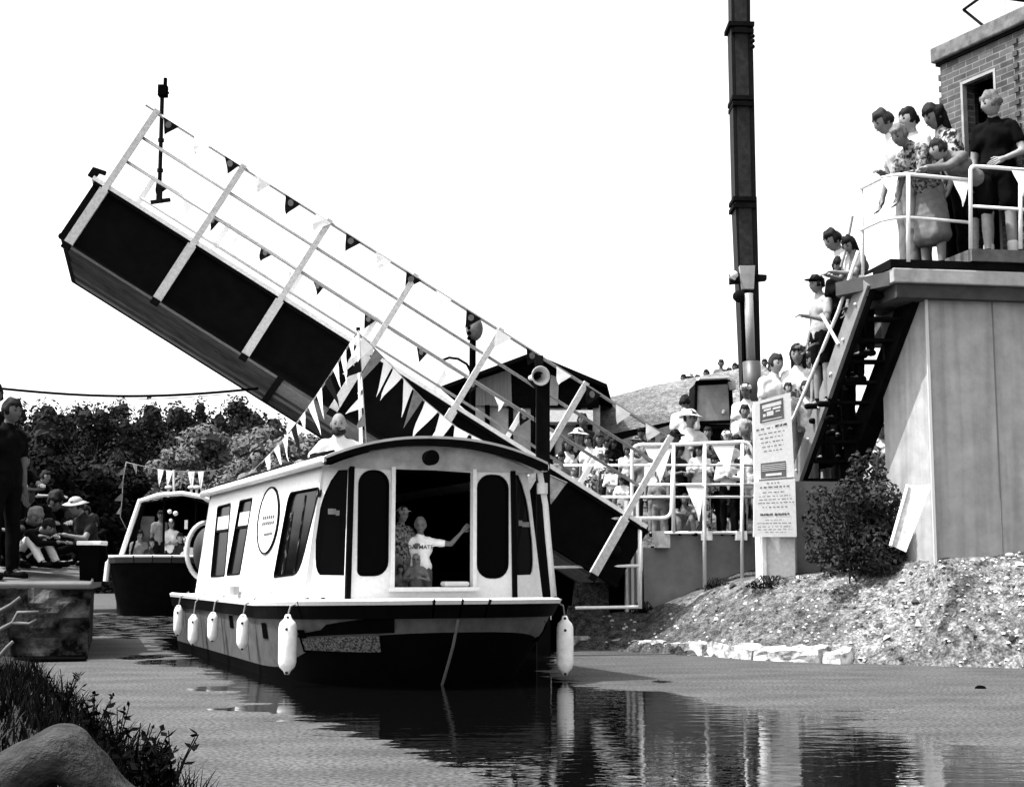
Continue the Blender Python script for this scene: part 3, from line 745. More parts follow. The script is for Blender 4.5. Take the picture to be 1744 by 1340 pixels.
BT, BC0, BS, BWv, BZF, BZT, BF0, BZG = building()

def platform_rails():
    Y = 15.8
    zf = BZF + .1
    A = lambda px, py, y=Y: at(px, py, y)
    t = thing('platform_railing', 'white railing with a rounded corner at the stair end of the upper platform', 'railing', A(1547, 448), 0, 'white railings on the platform')
    yb = 16.55
    def run(pys):
        return [A(1466, pys[0], yb), A(1500, pys[1], 16.05), A(1520, pys[2], 15.9), A(1547, pys[3], Y), A(1652, pys[4], Y + .12)]
    railing_run(t, run((321, 304, 299, 297, 307)), .022, 'top_rail'); railing_run(t, run((392, 376, 372, 370, 379)), .018, 'mid_rail')
    for px, y0, y1, yy in ((1467, 321, 490, yb), (1547, 298, 446, Y)):
        b = MB(); b.tube([A(px + (3 if px == 1467 else 0), y1, yy), A(px, y0, yy)], .024, 8); b.build('post', RAIL, t, True, smooth=True)
    b = MB(); b.beam(A(1470, 478, yb), A(1518, 458, 15.9), .04, .08); b.build('kick_plate', WHITE_W, t, True)
    t = thing('platform_railing', 'higher white railing in front of the brick hut doorway at the right', 'railing', A(1654, 424), 0, 'white railings on the platform')
    Y2 = 15.75
    railing_run(t, arc_pts(A(1653, 424, Y2), A(1653, 283, Y2), A(1700, 286, Y2), .06) + [A(1744, 290, Y2), A(1900, 299, Y2)], .023, 'top_rail')
    railing_run(t, [A(1653, 351, Y2), A(1744, 357, Y2), A(1900, 362, Y2)], .018, 'mid_rail')
    for px in (1738, 1830):
        b = MB(); b.tube([A(px, 424, Y2), A(px, 288, Y2)], .024, 8); b.build('post', RAIL, t, True, smooth=True)
    # pennants
    def penn(label, pts, m=FL_W):
        p0, p1, p2 = [A(*p) for p in pts]; t = thing('pennant', label, 'flag', p0, 0, 'white pennants on the platform rails')
        vs, fs = flag_grid(p0, p1, p2, Vector((.02, -.05, 0))); b = MB(); b.add(vs, fs); b.build('cloth', m, t, True, recalc=False)
        b = MB(); b.tube([p0, p1], .008, 6); b.build('hem', ROPE, t, True)
    penn('white pennant hanging from the rail beside the stooping person in black shorts', ((1622, 306, 15.78), (1652, 309, 15.8), (1637, 353, 15.75)))
    penn('white pennant at the rounded corner of the platform railing', ((1500, 303, 15.95), (1530, 299, 15.8), (1518, 345, 15.75)))
    penn('white pennant on the far right of the platform railing, at the frame edge', ((1722, 288, 15.7), (1752, 290, 15.7), (1739, 335, 15.66)))
platform_rails()

def brick_hut():
    a = R(-64)   # face runs toward the viewer on the right
    Fd = Vector((math.sin(R(26)), -math.cos(R(26)), 0)); Nn = Vector((-math.cos(R(26)), -math.sin(R(26)), 0))
    C0 = at(1612, 400, 17.6); z0 = BZF + .1; zt = at(1612, 112, 17.6).z
    t = thing('brick_hut', 'small brick control hut with open dark doorway and flat concrete roof on the platform', 'hut', (C0.x, C0.y, z0))
    rz = math.atan2(Fd.y, Fd.x); t.rotation_euler = (0, 0, rz)
    m = bpy.data.materials.new('brickwork'); m.use_nodes = True; tr = m.node_tree; p = tr.nodes['Principled BSDF']; p.inputs['Roughness'].default_value = .9; p.inputs['Specular IOR Level'].default_value = .1
    tc = tr.nodes.new('ShaderNodeTexCoord'); sx = tr.nodes.new('ShaderNodeSeparateXYZ'); cx = tr.nodes.new('ShaderNodeCombineXYZ'); br = tr.nodes.new('ShaderNodeTexBrick')
    ad = tr.nodes.new('ShaderNodeMath'); ad.operation = 'ADD'
    tr.links.new(tc.outputs['Object'], sx.inputs[0]); tr.links.new(sx.outputs[0], ad.inputs[0]); tr.links.new(sx.outputs[1], ad.inputs[1]); tr.links.new(ad.outputs[0], cx.inputs[0]); tr.links.new(sx.outputs[2], cx.inputs[1]); tr.links.new(cx.outputs[0], br.inputs[0])
    br.inputs['Scale'].default_value = 1; br.inputs['Brick Width'].default_value = .225; br.inputs['Row Height'].default_value = .075; br.inputs['Mortar Size'].default_value = .007
    br.inputs['Color1'].default_value = (.035, .035, .035, 1); br.inputs['Color2'].default_value = (.075, .075, .075, 1); br.inputs['Mortar'].default_value = (.12, .12, .12, 1)
    ns = tr.nodes.new('ShaderNodeTexNoise'); ns.inputs['Scale'].default_value = 7; ns.inputs['Detail'].default_value = 6; tr.links.new(tc.outputs['Object'], ns.inputs[0])
    mr = tr.nodes.new('ShaderNodeMapRange'); mr.inputs[1].default_value = .3; mr.inputs[2].default_value = .7; mr.inputs[3].default_value = .7; mr.inputs[4].default_value = 1.35; tr.links.new(ns.outputs[0], mr.inputs[0])
    mm = tr.nodes.new('ShaderNodeVectorMath'); mm.operation = 'SCALE'; tr.links.new(br.outputs[0], mm.inputs[0]); tr.links.new(mr.outputs[0], mm.inputs['Scale']); tr.links.new(mm.outputs[0], p.inputs['Base Color'])
    bp = tr.nodes.new('ShaderNodeBump'); bp.inputs['Strength'].default_value = .6; bp.inputs['Distance'].default_value = .01; bp.invert = True; tr.links.new(br.outputs['Fac'], bp.inputs['Height']); tr.links.new(bp.outputs[0], p.inputs['Normal'])
    H = zt - z0; LEN = 2.3; DEP = 2.4
    def facex(px, y):  # distance along face for a pixel column
        best = min((abs(proj(C0 + Fd * u * .01 + Vector((0, 0, 1)))[0] - px), u * .01) for u in range(0, 230)); return best[1]
    d0, d1 = facex(1641, 0), facex(1700, 0); dh = at(1641, 142, 17.3).z - z0
    b = MB(); b.panel([(0, 0), (LEN, 0), (LEN, H), (0, H)], [[(d0, .01), (d1, .01), (d1, dh), (d0, dh)]], .22, lambda u, v, d: (u, d, v)); b.build('front_wall', m, t)
    b = MB(); b.box((.11, DEP / 2 + .22, H / 2), (.22, DEP, H)); b.box((LEN - .11, DEP / 2 + .22, H / 2), (.22, DEP, H)); b.box((LEN / 2, DEP + .3, H / 2), (LEN - .5, .2, H)); b.build('side_walls', m, t)
    b = MB(); b.panel([(d0 - .0, .0), (d1, .0), (d1, dh), (d0, dh)], [[(d0 + .035, .001), (d1 - .035, .001), (d1 - .035, dh - .035), (d0 + .035, dh - .035)]], .07, lambda u, v, d: (u, d - .01, v)); b.build('door_frame', STEELG, t)
    b = MB(); b.box(((d0 + d1) / 2 + .1, .42, H / 2), (d1 - d0 + .5, .03, H - .1)); b.build('doorway_shade', BLACKM, t)  # black sheet added behind the door to put shade in the doorway
    # roof slab with drip and parapet kerb
    b = MB(); b.box((LEN / 2 + .02, DEP / 2 + .1, H + .14), (LEN + .22, DEP + .36, .20)); o = b.build('roof_slab', mat('roof_slab_concrete', .10, .9, .5, 9, .3, detail=9, spec=.05), t); bevel(o, .02)
    b = MB(); b.box((LEN / 2 + .02, DEP / 2 + .1, H + .02), (LEN + .14, DEP + .26, .05)); b.build('soffit', SOOT, t)
    b = MB(); b.box((LEN / 2 + .2, DEP / 2, H + .29), (LEN - .3, DEP - .3, .10)); b.build('roof_kerb', CONC, t)
    # toothed quoins
    for k in range(int(H / .15)):
        b = MB(); b.box((-.015, .1, .075 + k * .15), (.05, .2, .075)); b.build('quoin', mat('engineering_brick', .03, .8, .5, 9), t)
    for k in range(int(H / .15)):
        u = facex(1737, 0); b = MB(); b.box((u, -.01, .11 + k * .15), (.07, .03, .06)); b.build('quoin', mat('engineering_brick', .03), t)
    # roof guard rail: triangle of tubes
    q = [at(1641, 17, 17.4), at(1678, 47, 17.0), at(1676, -8, 16.6), at(1642, 70, 17.4), at(1712, 22, 16.6), at(1710, -20, 16.6)]
    t2 = thing('roof_rail', 'thin tubular guard rail on the roof of the brick hut', 'railing', q[3])
    b = MB(); b.tube([q[0], q[1]], .018, 6); b.tube([q[0], q[2]], .018, 6); b.build('rail', SOOT, t2, True)
    b = MB(); b.tube([q[0], q[3]], .008, 6); b.build('stanchion', STEELL, t2, True)
    b = MB(); b.tube([q[5], q[4]], .008, 6); b.build('stanchion', STEELL, t2, True)
    b = MB(); b.tube([at(1715, -4, 16.6), at(1744, 0, 16.3), at(1780, -3, 16)], .03, 8); b.build('lamp_bracket', BLACKM, t2, True)
brick_hut()

def stairs():
    Wv = Vector((-.2487, .9686, 0)); S = Vector((.9686, .2487, 0))
    top_l = at(1474, 486, 16.15); bot_l = at(1362, 800, 17.9)
    top_r = at(1580, 492, 16.75)
    run = bot_l - top_l; hor = Vector((run.x, run.y, 0)).length; n = int(abs(run.z) / .215)
    t = thing('stairs', 'steep black open-riser stairs climbing from the crowd to the platform', 'stairs', (bot_l.x, bot_l.y, 1.1))
    wd = 0.76; d = run.normalized(); ext = bot_l + d * .9
    Sx = Vector((1, .03, 0)).normalized()
    b = MB(); b.beam(top_l + Vector((0, 0, .06)), ext, .05, .24); o = b.build('stringer', mat('stringer_grey', .13, .6, .2, 5, .1), t, True)
    b = MB(); b.beam(top_l + Sx * .06 + Vector((0, 0, .0)), ext + Sx * .06, .05, .22); o = b.build('inner_stringer', SOOT, t, True)
    b = MB(); b.beam(top_l + Sx * (wd - .12) + Vector((0, 0, .0)), ext + Sx * (wd - .12), .22, .30); b.build('stringer', SOOT, t, True)
    for k in range(0, n + 4):
        p = top_l + run * ((k + .55) / n); b = MB()
        c = p + Sx * (wd / 2) ; b.add(*_boxv(c, Sx, wd - .02, Wv, .20, .035)); b.build('tread', SOOT, t, True)
    for k in range(6):
        b = MB(); p = top_l + run * ((k + .6) / 5.5) + Vector((-.03, -.02, .03)); b.ell(p, .022, nu=8, nv=6); b.build('bolt', STEELL, t, True, smooth=True)
    # handrail on the outer side
    h0 = at(1462, 428, 16.2); h1 = at(1428, 530, 16.65); h2 = at(1355, 704, 17.8); h3 = at(1347, 720, 17.9)
    t2 = thing('stair_handrail', 'thin white sloping handrail with a crossing stay beside the steep stairs', 'handrail', h2)
    b = MB(); b.tube([h0, h1, h2, h3, h3 + Vector((.02, 0, -.5))], .022, 8); b.build('rail', RAIL, t2, True, smooth=True)
    b = MB(); b.tube([at(1399, 535, 16.9), at(1428, 586, 16.75)], .022, 8); b.build('stay', RAIL, t2, True)
    b = MB(); b.tube([at(1452, 368, 16.65), at(1441, 425, 16.75), at(1432, 455, 16.8)], .016, 8); b.build('upper_stay', STEELG, t2, True)
def _boxv(c, ex, lx, ey, ly, lz):
    vs = []
    for k in (-1, 1):
        for a, b in ((-1, -1), (1, -1), (1, 1), (-1, 1)): vs.append(c + ex * (a * lx / 2) + ey * (b * ly / 2) + Vector((0, 0, k * lz / 2)))
    return vs, [(3, 2, 1, 0), (4, 5, 6, 7), (0, 1, 5, 4), (1, 2, 6, 5), (2, 3, 7, 6), (3, 0, 4, 7)]
stairs()
def side_bits():
    # low wall right of the sign, behind the bush
    t = thing('low_wall', 'low grey retaining wall behind the leafy bush below the stairs', 'wall', at(1400, 900, 17.9))
    a = at(1357, 900, 17.7); c = at(1500, 900, 17.9)
    b = MB(); prism(b, [(a.x, a.y), (c.x, c.y), (c.x, c.y + .3), (a.x, a.y + .3)], .4, at(1400, 820, 17.8).z); b.build('wall', CONC, t, True)
    # dark undercroft panel under stairs
    # leaning plank
    q = [at(1547, 826, 15.62), at(1587, 825, 15.62), at(1543, 940, 15.2), at(1521, 930, 15.2)]
    t = thing('leaning_board', 'weathered pale board leaning against the building corner', 'board', q[3])
    vs = q + [p + Vector((.01, .04, 0)) for p in q]
    b = MB(); b.add(vs, [(0, 1, 2, 3), (7, 6, 5, 4), (0, 4, 5, 1), (1, 5, 6, 2), (2, 6, 7, 3), (3, 7, 4, 0)]); b.build('board', mat('pale_board', .42, .9, .4, 12, .3), t, True)
    b = MB(); b.beam(q[0] + Vector((-.01, -.02, 0)), q[3] + Vector((-.03, -.02, 0)), .03, .03); b.build('batten', WHITE_W, t, True)
side_bits()

# ------------------------------------------------------------------ crane, hut behind, lamp posts
def crane():
    Y = 27
    t = thing('mobile_crane', 'mobile crane with a tall dark telescopic boom standing behind the crowd', 'crane', at(1260, 860, Y))
    P = lambda px, py, y=Y: at(px, py, y)
    def sec(nm, pts, m, th=.45, dy=0):
        b = MB(); c = [P(px, py, Y + dy) for px, py in pts]; vs = c + [p + Vector((0, th, 0)) for p in c]; n = len(c)
        b.add(vs, [tuple(range(n)), tuple(reversed(range(n, 2 * n)))] + [(i, i + n, (i + 1) % n + n, (i + 1) % n) for i in range(n)]); o = b.build(nm, m, t, True); return o
    BD = mat('boom_black', .003, .6, .5, 3, spec=.1); BG = mat('boom_grey', .014, .7, .55, 9, spec=.1)
    sec('boom_section', [(1243, -160), (1277, -160), (1278, 44), (1246, 44)], BD, .4)
    sec('boom_section', [(1245, 44), (1282, 44), (1288, 340), (1252, 340)], BD, .46, -.03)
    sec('boom_section', [(1252, 338), (1289, 338), (1297, 690), (1268, 690)], BD, .5, -.06)
    sec('boom_face', [(1252, 46), (1273, 46), (1280, 338), (1259, 338)], BG, .02, -.055)
    sec('boom_face', [(1249, -160), (1270, -160), (1272, 42), (1252, 42)], BG, .02, -.025)
    sec('boom_face', [(1258, 352), (1280, 352), (1283, 450), (1261, 450)], BG, .02, -.085)
    for (y, x0, x1) in ((40, 1241, 1285), (52, 1247, 1284), (166, 1247, 1284), (176, 1248, 1283), (338, 1249, 1289), (350, 1249, 1288)):
        sec('collar', [(x0, y - 4), (x1, y - 3), (x1, y + 4), (x0, y + 3)], SOOT, .6, -.12)
    for y in (62, 70, 80): 
        b = MB(); b.ell(P(1282, y, Y - .1), .045, nu=8, nv=6); b.build('pulley', SOOT, t, True)
    sec('ram_head', [(1260, 452), (1286, 452), (1284, 492), (1264, 492)], STEELG, .3, -.22)
    sec('ram_clamp', [(1244, 464), (1306, 468), (1306, 476), (1244, 482)], SOOT, .2, -.12)
    b = MB(); b.tube([P(1243, 470, Y - .2), P(1250, 474, Y - .2), P(1254, 466, Y - .2)], .045, 8); b.ell(P(1250, 468, Y - .2), .08); b.build('hook', WHITE_W, t, True)
    b = MB(); b.ell(P(1260, 505, Y - .25), (.14, .1, .12)); b.ell(P(1276, 508, Y - .25), (.12, .1, .1)); b.build('pivot', SOOT, t, True)
    b = MB(); b.tube([P(1275, 500, Y - .3), P(1279, 618, Y - .3)], .085, 12); b.build('ram_rod', mat('chrome_rod', .17, .35, .1, 6), t, True, smooth=True)
    b = MB(); b.tube([P(1264, 500, Y - .1), P(1268, 680, Y - .1)], .035, 8); b.build('hose', BLACKM, t, True)
    b = MB(); b.tube([P(1280, 616, Y - .3), P(1284, 700, Y - .3)], .17, 14); b.build('ram_cylinder', mat('ram_grey', .035, .45, .5, 2), t, True, smooth=True)
    # cab
    c = sec('cab', [(1186, 651), (1246, 648), (1252, 730), (1182, 730)], SOOT, 1.1, .0)
    sec('cab_side_panel', [(1188, 657), (1240, 654), (1243, 722), (1186, 722)], mat('cab_panel', .16, .6, .3, 4), .03, -.04)
    b = MB()
    for (x0, y0, x1, y1) in ((1185, 651, 1243, 656), (1184, 720, 1246, 725)):
        b.beam(P(x0, y0, Y - .05), P(x1, y0 - 2, Y - .05), .05, .06)
    b.beam(P(1186, 651, Y - .05), P(1184, 724, Y - .05), .05, .05, (0, 1, 0)); b.beam(P(1243, 651, Y - .05), P(1247, 724, Y - .05), .05, .05, (0, 1, 0)); b.build('cab_frame', BLACKM, t, True)
    b = MB(); b.beam(P(1188, 647, Y), P(1238, 645, Y), .6, .04); b.build('cab_roof_sheet', WHITE_W, t, True)
    b = MB(); b.tube([P(1231, 704, Y - .07), P(1233, 698, Y - .07)], .03, 6); b.build('door_handle', STEELL, t, True)
    sec('exhaust_head', [(1240, 650), (1252, 648), (1254, 662), (1243, 664)], STEELG, .2, -.1)
    # carrier
    sec('carrier', [(1045, 738), (1150, 716), (1182, 728), (1300, 728), (1300, 800), (1045, 800)], BLACKM, 2.2, .05)
    sec('engine_cover', [(1060, 748), (1148, 722), (1150, 752), (1062, 768)], mat('carrier_panel', .10, .7, .4, 5), .02, .0)
    for px in (1075, 1225, 1290):
        b = MB(); c = P(px, 815, Y); c.z = ground(c.x, Y) + .5 - .12; b.tube([c + Vector((0, -.05, 0)), c + Vector((0, .35, 0))], .46, 18); o = b.build('wheel', TYRE, t, True)
        b = MB(); b.tube([c + Vector((0, -.07, 0)), c + Vector((0, .0, 0))], .25, 14); o2 = b.build('hub', STEELG, t, True)
    # thin cable pole right of boom foot
crane()

def pavilion():
    Y = 34
    t = thing('gabled_shed', 'dark gabled shed with a broad low roof behind the bridge railings', 'shed', at(890, 860, Y))
    ap = at(905, 607, Y); el = at(752, 664, Y); er = at(1034, 661, Y); rr = Vector((.6, 6, 0))
    th = Vector((0, 0, .10)); L2 = [el, ap, ap + rr, el + rr]; R2 = [ap, er, er + rr, ap + rr]
    for q in (L2, R2):
        b = MB(); vs = q + [p + th for p in q]; b.add(vs, [(0, 1, 2, 3), (7, 6, 5, 4), (0, 4, 5, 1), (1, 5, 6, 2), (2, 6, 7, 3), (3, 7, 4, 0)]); b.build('roof_slope', ROOFD, t, True)
    # gable face set back, split in boarding, dark opening and corner
    def face(nm, pts, m, dy=.5):
        b = MB(); c = [at(px, py, Y + dy) for px, py in pts]; vs = c + [p + Vector((0, .12, 0)) for p in c]; n = len(c)
        b.add(vs, [tuple(range(n)), tuple(reversed(range(n, 2 * n)))] + [(i, i + n, (i + 1) % n + n, (i + 1) % n) for i in range(n)]); return b.build(nm, m, t, True)
    face('gable', [(905, 612), (862, 628), (862, 694), (1020, 694), (1020, 664)], ROOFD, .52)
    face('boarding', [(870, 628), (812, 648), (808, 690), (872, 692)], mat('boarding_grey', .13, .8, .35, 2, .3, stretch=(12, 1, .4)), .45)
    face('boarding', [(938, 638), (952, 644), (950, 690), (934, 690)], STEELG, .45)
    face('wall', [(800, 690), (1022, 690), (1022, 880), (800, 880)], mat('shed_wall', .28, .8, .4, 2), .62)
    for px in (830, 870, 908, 985, 1005):
        b = MB(); b.beam(at(px, 690, Y + .5), at(px, 860, Y + .5), .12, .12, (0, 1, 0)); b.build('upright', BLACKM, t, True)
    b = MB(); b.beam(at(935, 712, Y + .3), at(1008, 712, Y + .3), 1.0, .28); b.build('canopy', WHITE_W, t, True)
    face('doorway', [(915, 720), (945, 720), (945, 860), (915, 860)], BLACKM, .58)
pavilion()

def lamp_posts():
    Y = 22.5
    b0 = at(803, 860, Y); b0.z = .9
    t = thing('lamp_post', 'dark post with a rounded lamp head and curved arm behind the bridge railings', 'lamp', b0)
    b = MB(); b.tube([b0, at(805, 590, Y), at(806, 555, Y)], .055, 10); b.build('post', BLACKM, t, True, smooth=True)
    b = MB(); b.tube([at(803, 635, Y), at(795, 620, Y), at(780, 611, Y), at(765, 609, Y), at(752, 614, Y)], .022, 8); b.build('arm', SOOT, t, True, smooth=True)
    b = MB(); b.ell(at(808, 560, Y), (.14, .14, .20)); b.build('lamp_head', mat('lamp_head', .07, .6, .5, 9), t, True, smooth=True)
    for k in range(4):
        b = MB(); b.ell(at(799, 549 + k * 9, Y - .1), .035, nu=8, nv=6); b.build('cap_bulb', BLACKM, t, True, smooth=True)
    # black timber post with horn loudspeaker
    Y = 16.9
    b0 = at(925, 900, Y); b0.z = -.4; zt = at(925, 652, Y).z
    t = thing('loudspeaker_post', 'thick black post carrying a round pale horn loudspeaker beside the boat', 'post', b0)
    b = MB(); b.box((b0.x, Y, (zt + b0.z) / 2), (.165, .165, zt - b0.z)); bevel(b.build('post', BLACK, t, True), .015)
    hc = at(921, 640, Y - .25)
    b = MB(); pts = []; n = 9
    d = Vector((.35, -1, -.05)).normalized(); b.tube([hc - d * .34, hc - d * .22, hc - d * .12, hc - d * .05, hc], lambda s_: (.035, .04, .06, .085, .118)[int(round(s_ * 4))], 20, caps=False)
    o = b.build('horn', mat('horn_grey', .38, .5, .2, 8), t, True, smooth=True); sl = o.modifiers.new('solid', 'SOLIDIFY'); sl.thickness = .008
    b = MB(); b.tube([hc - d * .2, hc - d * .04], .028, 10, .018); b.build('driver', BLACKM, t, True)
    b = MB(); b.beam(hc - d * .36, at(925, 668, Y), .07, .07); b.box(at(918, 622, Y - .1), (.10, .12, .22)); b.build('bracket', SOOT, t, True)
    b = MB(); b.tube([at(908, 660, Y - .1), at(906, 690, Y - .1), at(911, 715, Y - .1), at(906, 740, Y - .1)], .008, 6); b.build('cable', BLACKM, t, True)
    # sagging cables to the left
    t = thing('overhead_cable', 'thick black cable sagging across the sky above the poplars to the bridge', 'cable', at(0, 655, 17.6))
    b = MB(); pts = [at(px, 653 + 20 * (1 - ((px - 235) / 235.0) ** 2) if False else 655 + 19.5 * math.sin(math.pi * min(1, (px + 60) / 560.0)), 17.6) for px in range(-60, 441, 20)]; b.tube(pts, .018, 6); b.build('cable', BLACKM, t, True, smooth=True)
    t = thing('overhead_wire', 'thin pale wire sagging just below the thick black cable', 'cable', at(0, 676, 17.8))
    b = MB(); pts = [at(px, 657 + 23 * math.sin(math.pi * min(1, (px + 120) / 640.0)) , 18.4) for px in range(-60, 381, 20)]; b.tube(pts, .006, 6); b.build('wire', STEELG, t, True)
lamp_posts()

# ------------------------------------------------------------------ main boat
BO = Vector((-.71, 12.9, 0)); BA = R(22)
def to_boat(P):
    q = Vector(P) - BO; c, s_ = math.cos(BA), math.sin(BA); return Vector((q.x * c + q.y * s_, -q.x * s_ + q.y * c, q.z))
def from_boat(p):
    c, s_ = math.cos(BA), math.sin(BA); return BO + Vector((p[0] * c - p[1] * s_, p[0] * s_ + p[1] * c, p[2]))
def boat_at(px, py, y=None, x=None):
    """point in the boat frame on the plane y=const or x=const seen at a pixel"""
    o = to_boat(CAM); d = to_boat(at(px, py, 10)) - o
    t = (y - o.y) / d.y if y is not None else (x - o.x) / d.x
    return o + d * t
def hull_w(y, half, y0, rl, ex=2.3):
    u = min(1, max(0, (y - y0) / rl)); return half * (1 - (1 - u) ** ex) ** (1 / ex)
def hull_point(side, s_, z, half, y0, ln, rl, zg, rake=.5):
    y = y0 + ln * (s_ ** 1.7)
    zn = max(0, min(1.4, (zg - z) / zg))
    bow = max(0, 1 - (y - y0) / 2.2)
    wv = hull_w(y, half, y0, rl) * (1 - .07 * zn - .28 * bow * zn ** 1.4)
    return Vector((side * wv, y + rake * zn ** 1.2 * bow, z + .05 * bow * (1 if z > zg * .7 else 0) + 0))
def hull(t, half, y0, ln, rl, zg, mats, zblack, n=46, rake=.5, prefix=''):
    """mats = (lower, upper, rubbing strip, deck)"""
    G = lambda sd_, i, z: hull_point(sd_, i / n, z, half, y0, ln, rl, zg, rake)
    low, up, rub, dk = MB(), MB(), MB(), MB()
    for sd_ in (-1, 1):
        for i in range(n):
            ya, yb = G(sd_, i, 0).y, G(sd_, i + 1, 0).y
            za, zb = zblack(ya), zblack(yb)
            for q, r_ in ((-.35, 0), (0, None)):
                a0, b0 = (q, q); a1, b1 = (r_, r_) if r_ is not None else (za, zb)
                low.quad(G(sd_, i, a0), G(sd_, i + 1, b0), G(sd_, i + 1, b1), G(sd_, i, a1))
            m_ = .5; zr = zg - .16
            up.quad(G(sd_, i, za), G(sd_, i + 1, zb), G(sd_, i + 1, (zb + zr) / 2), G(sd_, i, (za + zr) / 2)); up.quad(G(sd_, i, (za + zr) / 2), G(sd_, i + 1, (zb + zr) / 2), G(sd_, i + 1, zr), G(sd_, i, zr))
            def off(p, k): return Vector((p.x + sd_ * k * (1 if i else .3), p.y - (k if i < 12 else 0), p.z))
            prof = [(zr, .0), (zr + .005, .025), (zg - .045, .03), (zg - .04, 0)]
            for (p, k), (q, l) in zip(prof, prof[1:]): rub.quad(off(G(sd_, i, p), k), off(G(sd_, i + 1, p), k), off(G(sd_, i + 1, q), l), off(G(sd_, i, q), l))
            prof = [(zg - .042, .0), (zg - .04, .035), (zg - .005, .04), (zg + .012, .01), (zg + .0, -.09)]
            for (p, k), (q, l) in zip(prof, prof[1:]): dk.quad(off(G(sd_, i, p), k), off(G(sd_, i + 1, p), k), off(G(sd_, i + 1, q), l), off(G(sd_, i, q), l))
            a, b = G(1, i, zg), G(1, i + 1, zg)
        # transom
        e = [G(sd_, n, z) for z in (-.35, 0, zblack(9), zg)]
        for p, q in zip(e, e[1:]): low.quad(p, q, Vector((0, q.y, q.z)), Vector((0, p.y, p.z)))
    for i in range(n):
        l0, l1, r0, r1 = G(-1, i, zg), G(-1, i + 1, zg), G(1, i, zg), G(1, i + 1, zg)
        for k in (l0, l1, r0, r1): k.x *= .97; k.z -= .002
        dk.quad(l0, l1, r1, r0)
    def weld(o):
        bm = bmesh.new(); bm.from_mesh(o.data); bmesh.ops.remove_doubles(bm, verts=bm.verts, dist=.0008); bmesh.ops.recalc_face_normals(bm, faces=bm.faces); bm.to_mesh(o.data); bm.free(); return o
    for b, nm, m in ((low, 'hull_bottom', mats[0]), (up, 'hull_side', mats[1]), (rub, 'rubbing_strip', mats[2]), (dk, 'gunwale_deck', mats[3])):
        o = weld(b.build(nm, m, t))
        if nm in ('hull_side', 'hull_bottom'): o.data.polygons.foreach_set('use_smooth', [True] * len(o.data.polygons))
    return G

def fender(label, root, side, px, py_top, py_bot, r=.062):
    # find y along the side for the pixel
    best = None
    for k in range(0, 700):
        y = -.7 + k * .01; wv = hull_w(y, 1.3, -.75, 1.35) + .085
        x_ = proj(from_boat((side * wv, y, .45)))[0]
        if side > 0 and y > .6: break
        if best is None or abs(x_ - px) < best[0]: best = (abs(x_ - px), y, wv)
    _, y, wv = best; P = from_boat((side * wv, y, 0))
    top = at(px, py_top, P.y).z; bot = at(px, py_bot, P.y).z
    t = thing('fender', label, 'fender', (P.x, P.y, top), 0, 'white boat fenders')
    b = MB(); L_ = top - bot
    pr_ = [(0, .02), (.03, .028), (.07, .035), (.13, r * .85), (.2, r), (.5, r * 1.02), (.8, r), (.88, r * .85), (.94, .035), (1, .02)]
    b.tube([(0, 0, -L_ * k) for k, _ in pr_], lambda s_: pr_[int(round(s_ * (len(pr_) - 1)))][1], 14)
    b.build('fender_body', mat('fender_white', .72, .5, .18, 12, .1), t, smooth=True)
    for zz in (.045, .24, .97):
        b = MB(); b.ell((0, -r * (.35 if zz != .24 else .95), -L_ * zz), .014, nu=8, nv=6); b.build('eyelet', EYE, t)
    b = MB(); q = from_boat((side * (wv - .12), y, .73)) - Vector((P.x, P.y, top)); b.tube([(0, 0, -.01), (q.x * .15, q.y * .15, q.z * .6), q], .009, 6); b.build('rope', ROPE, t)

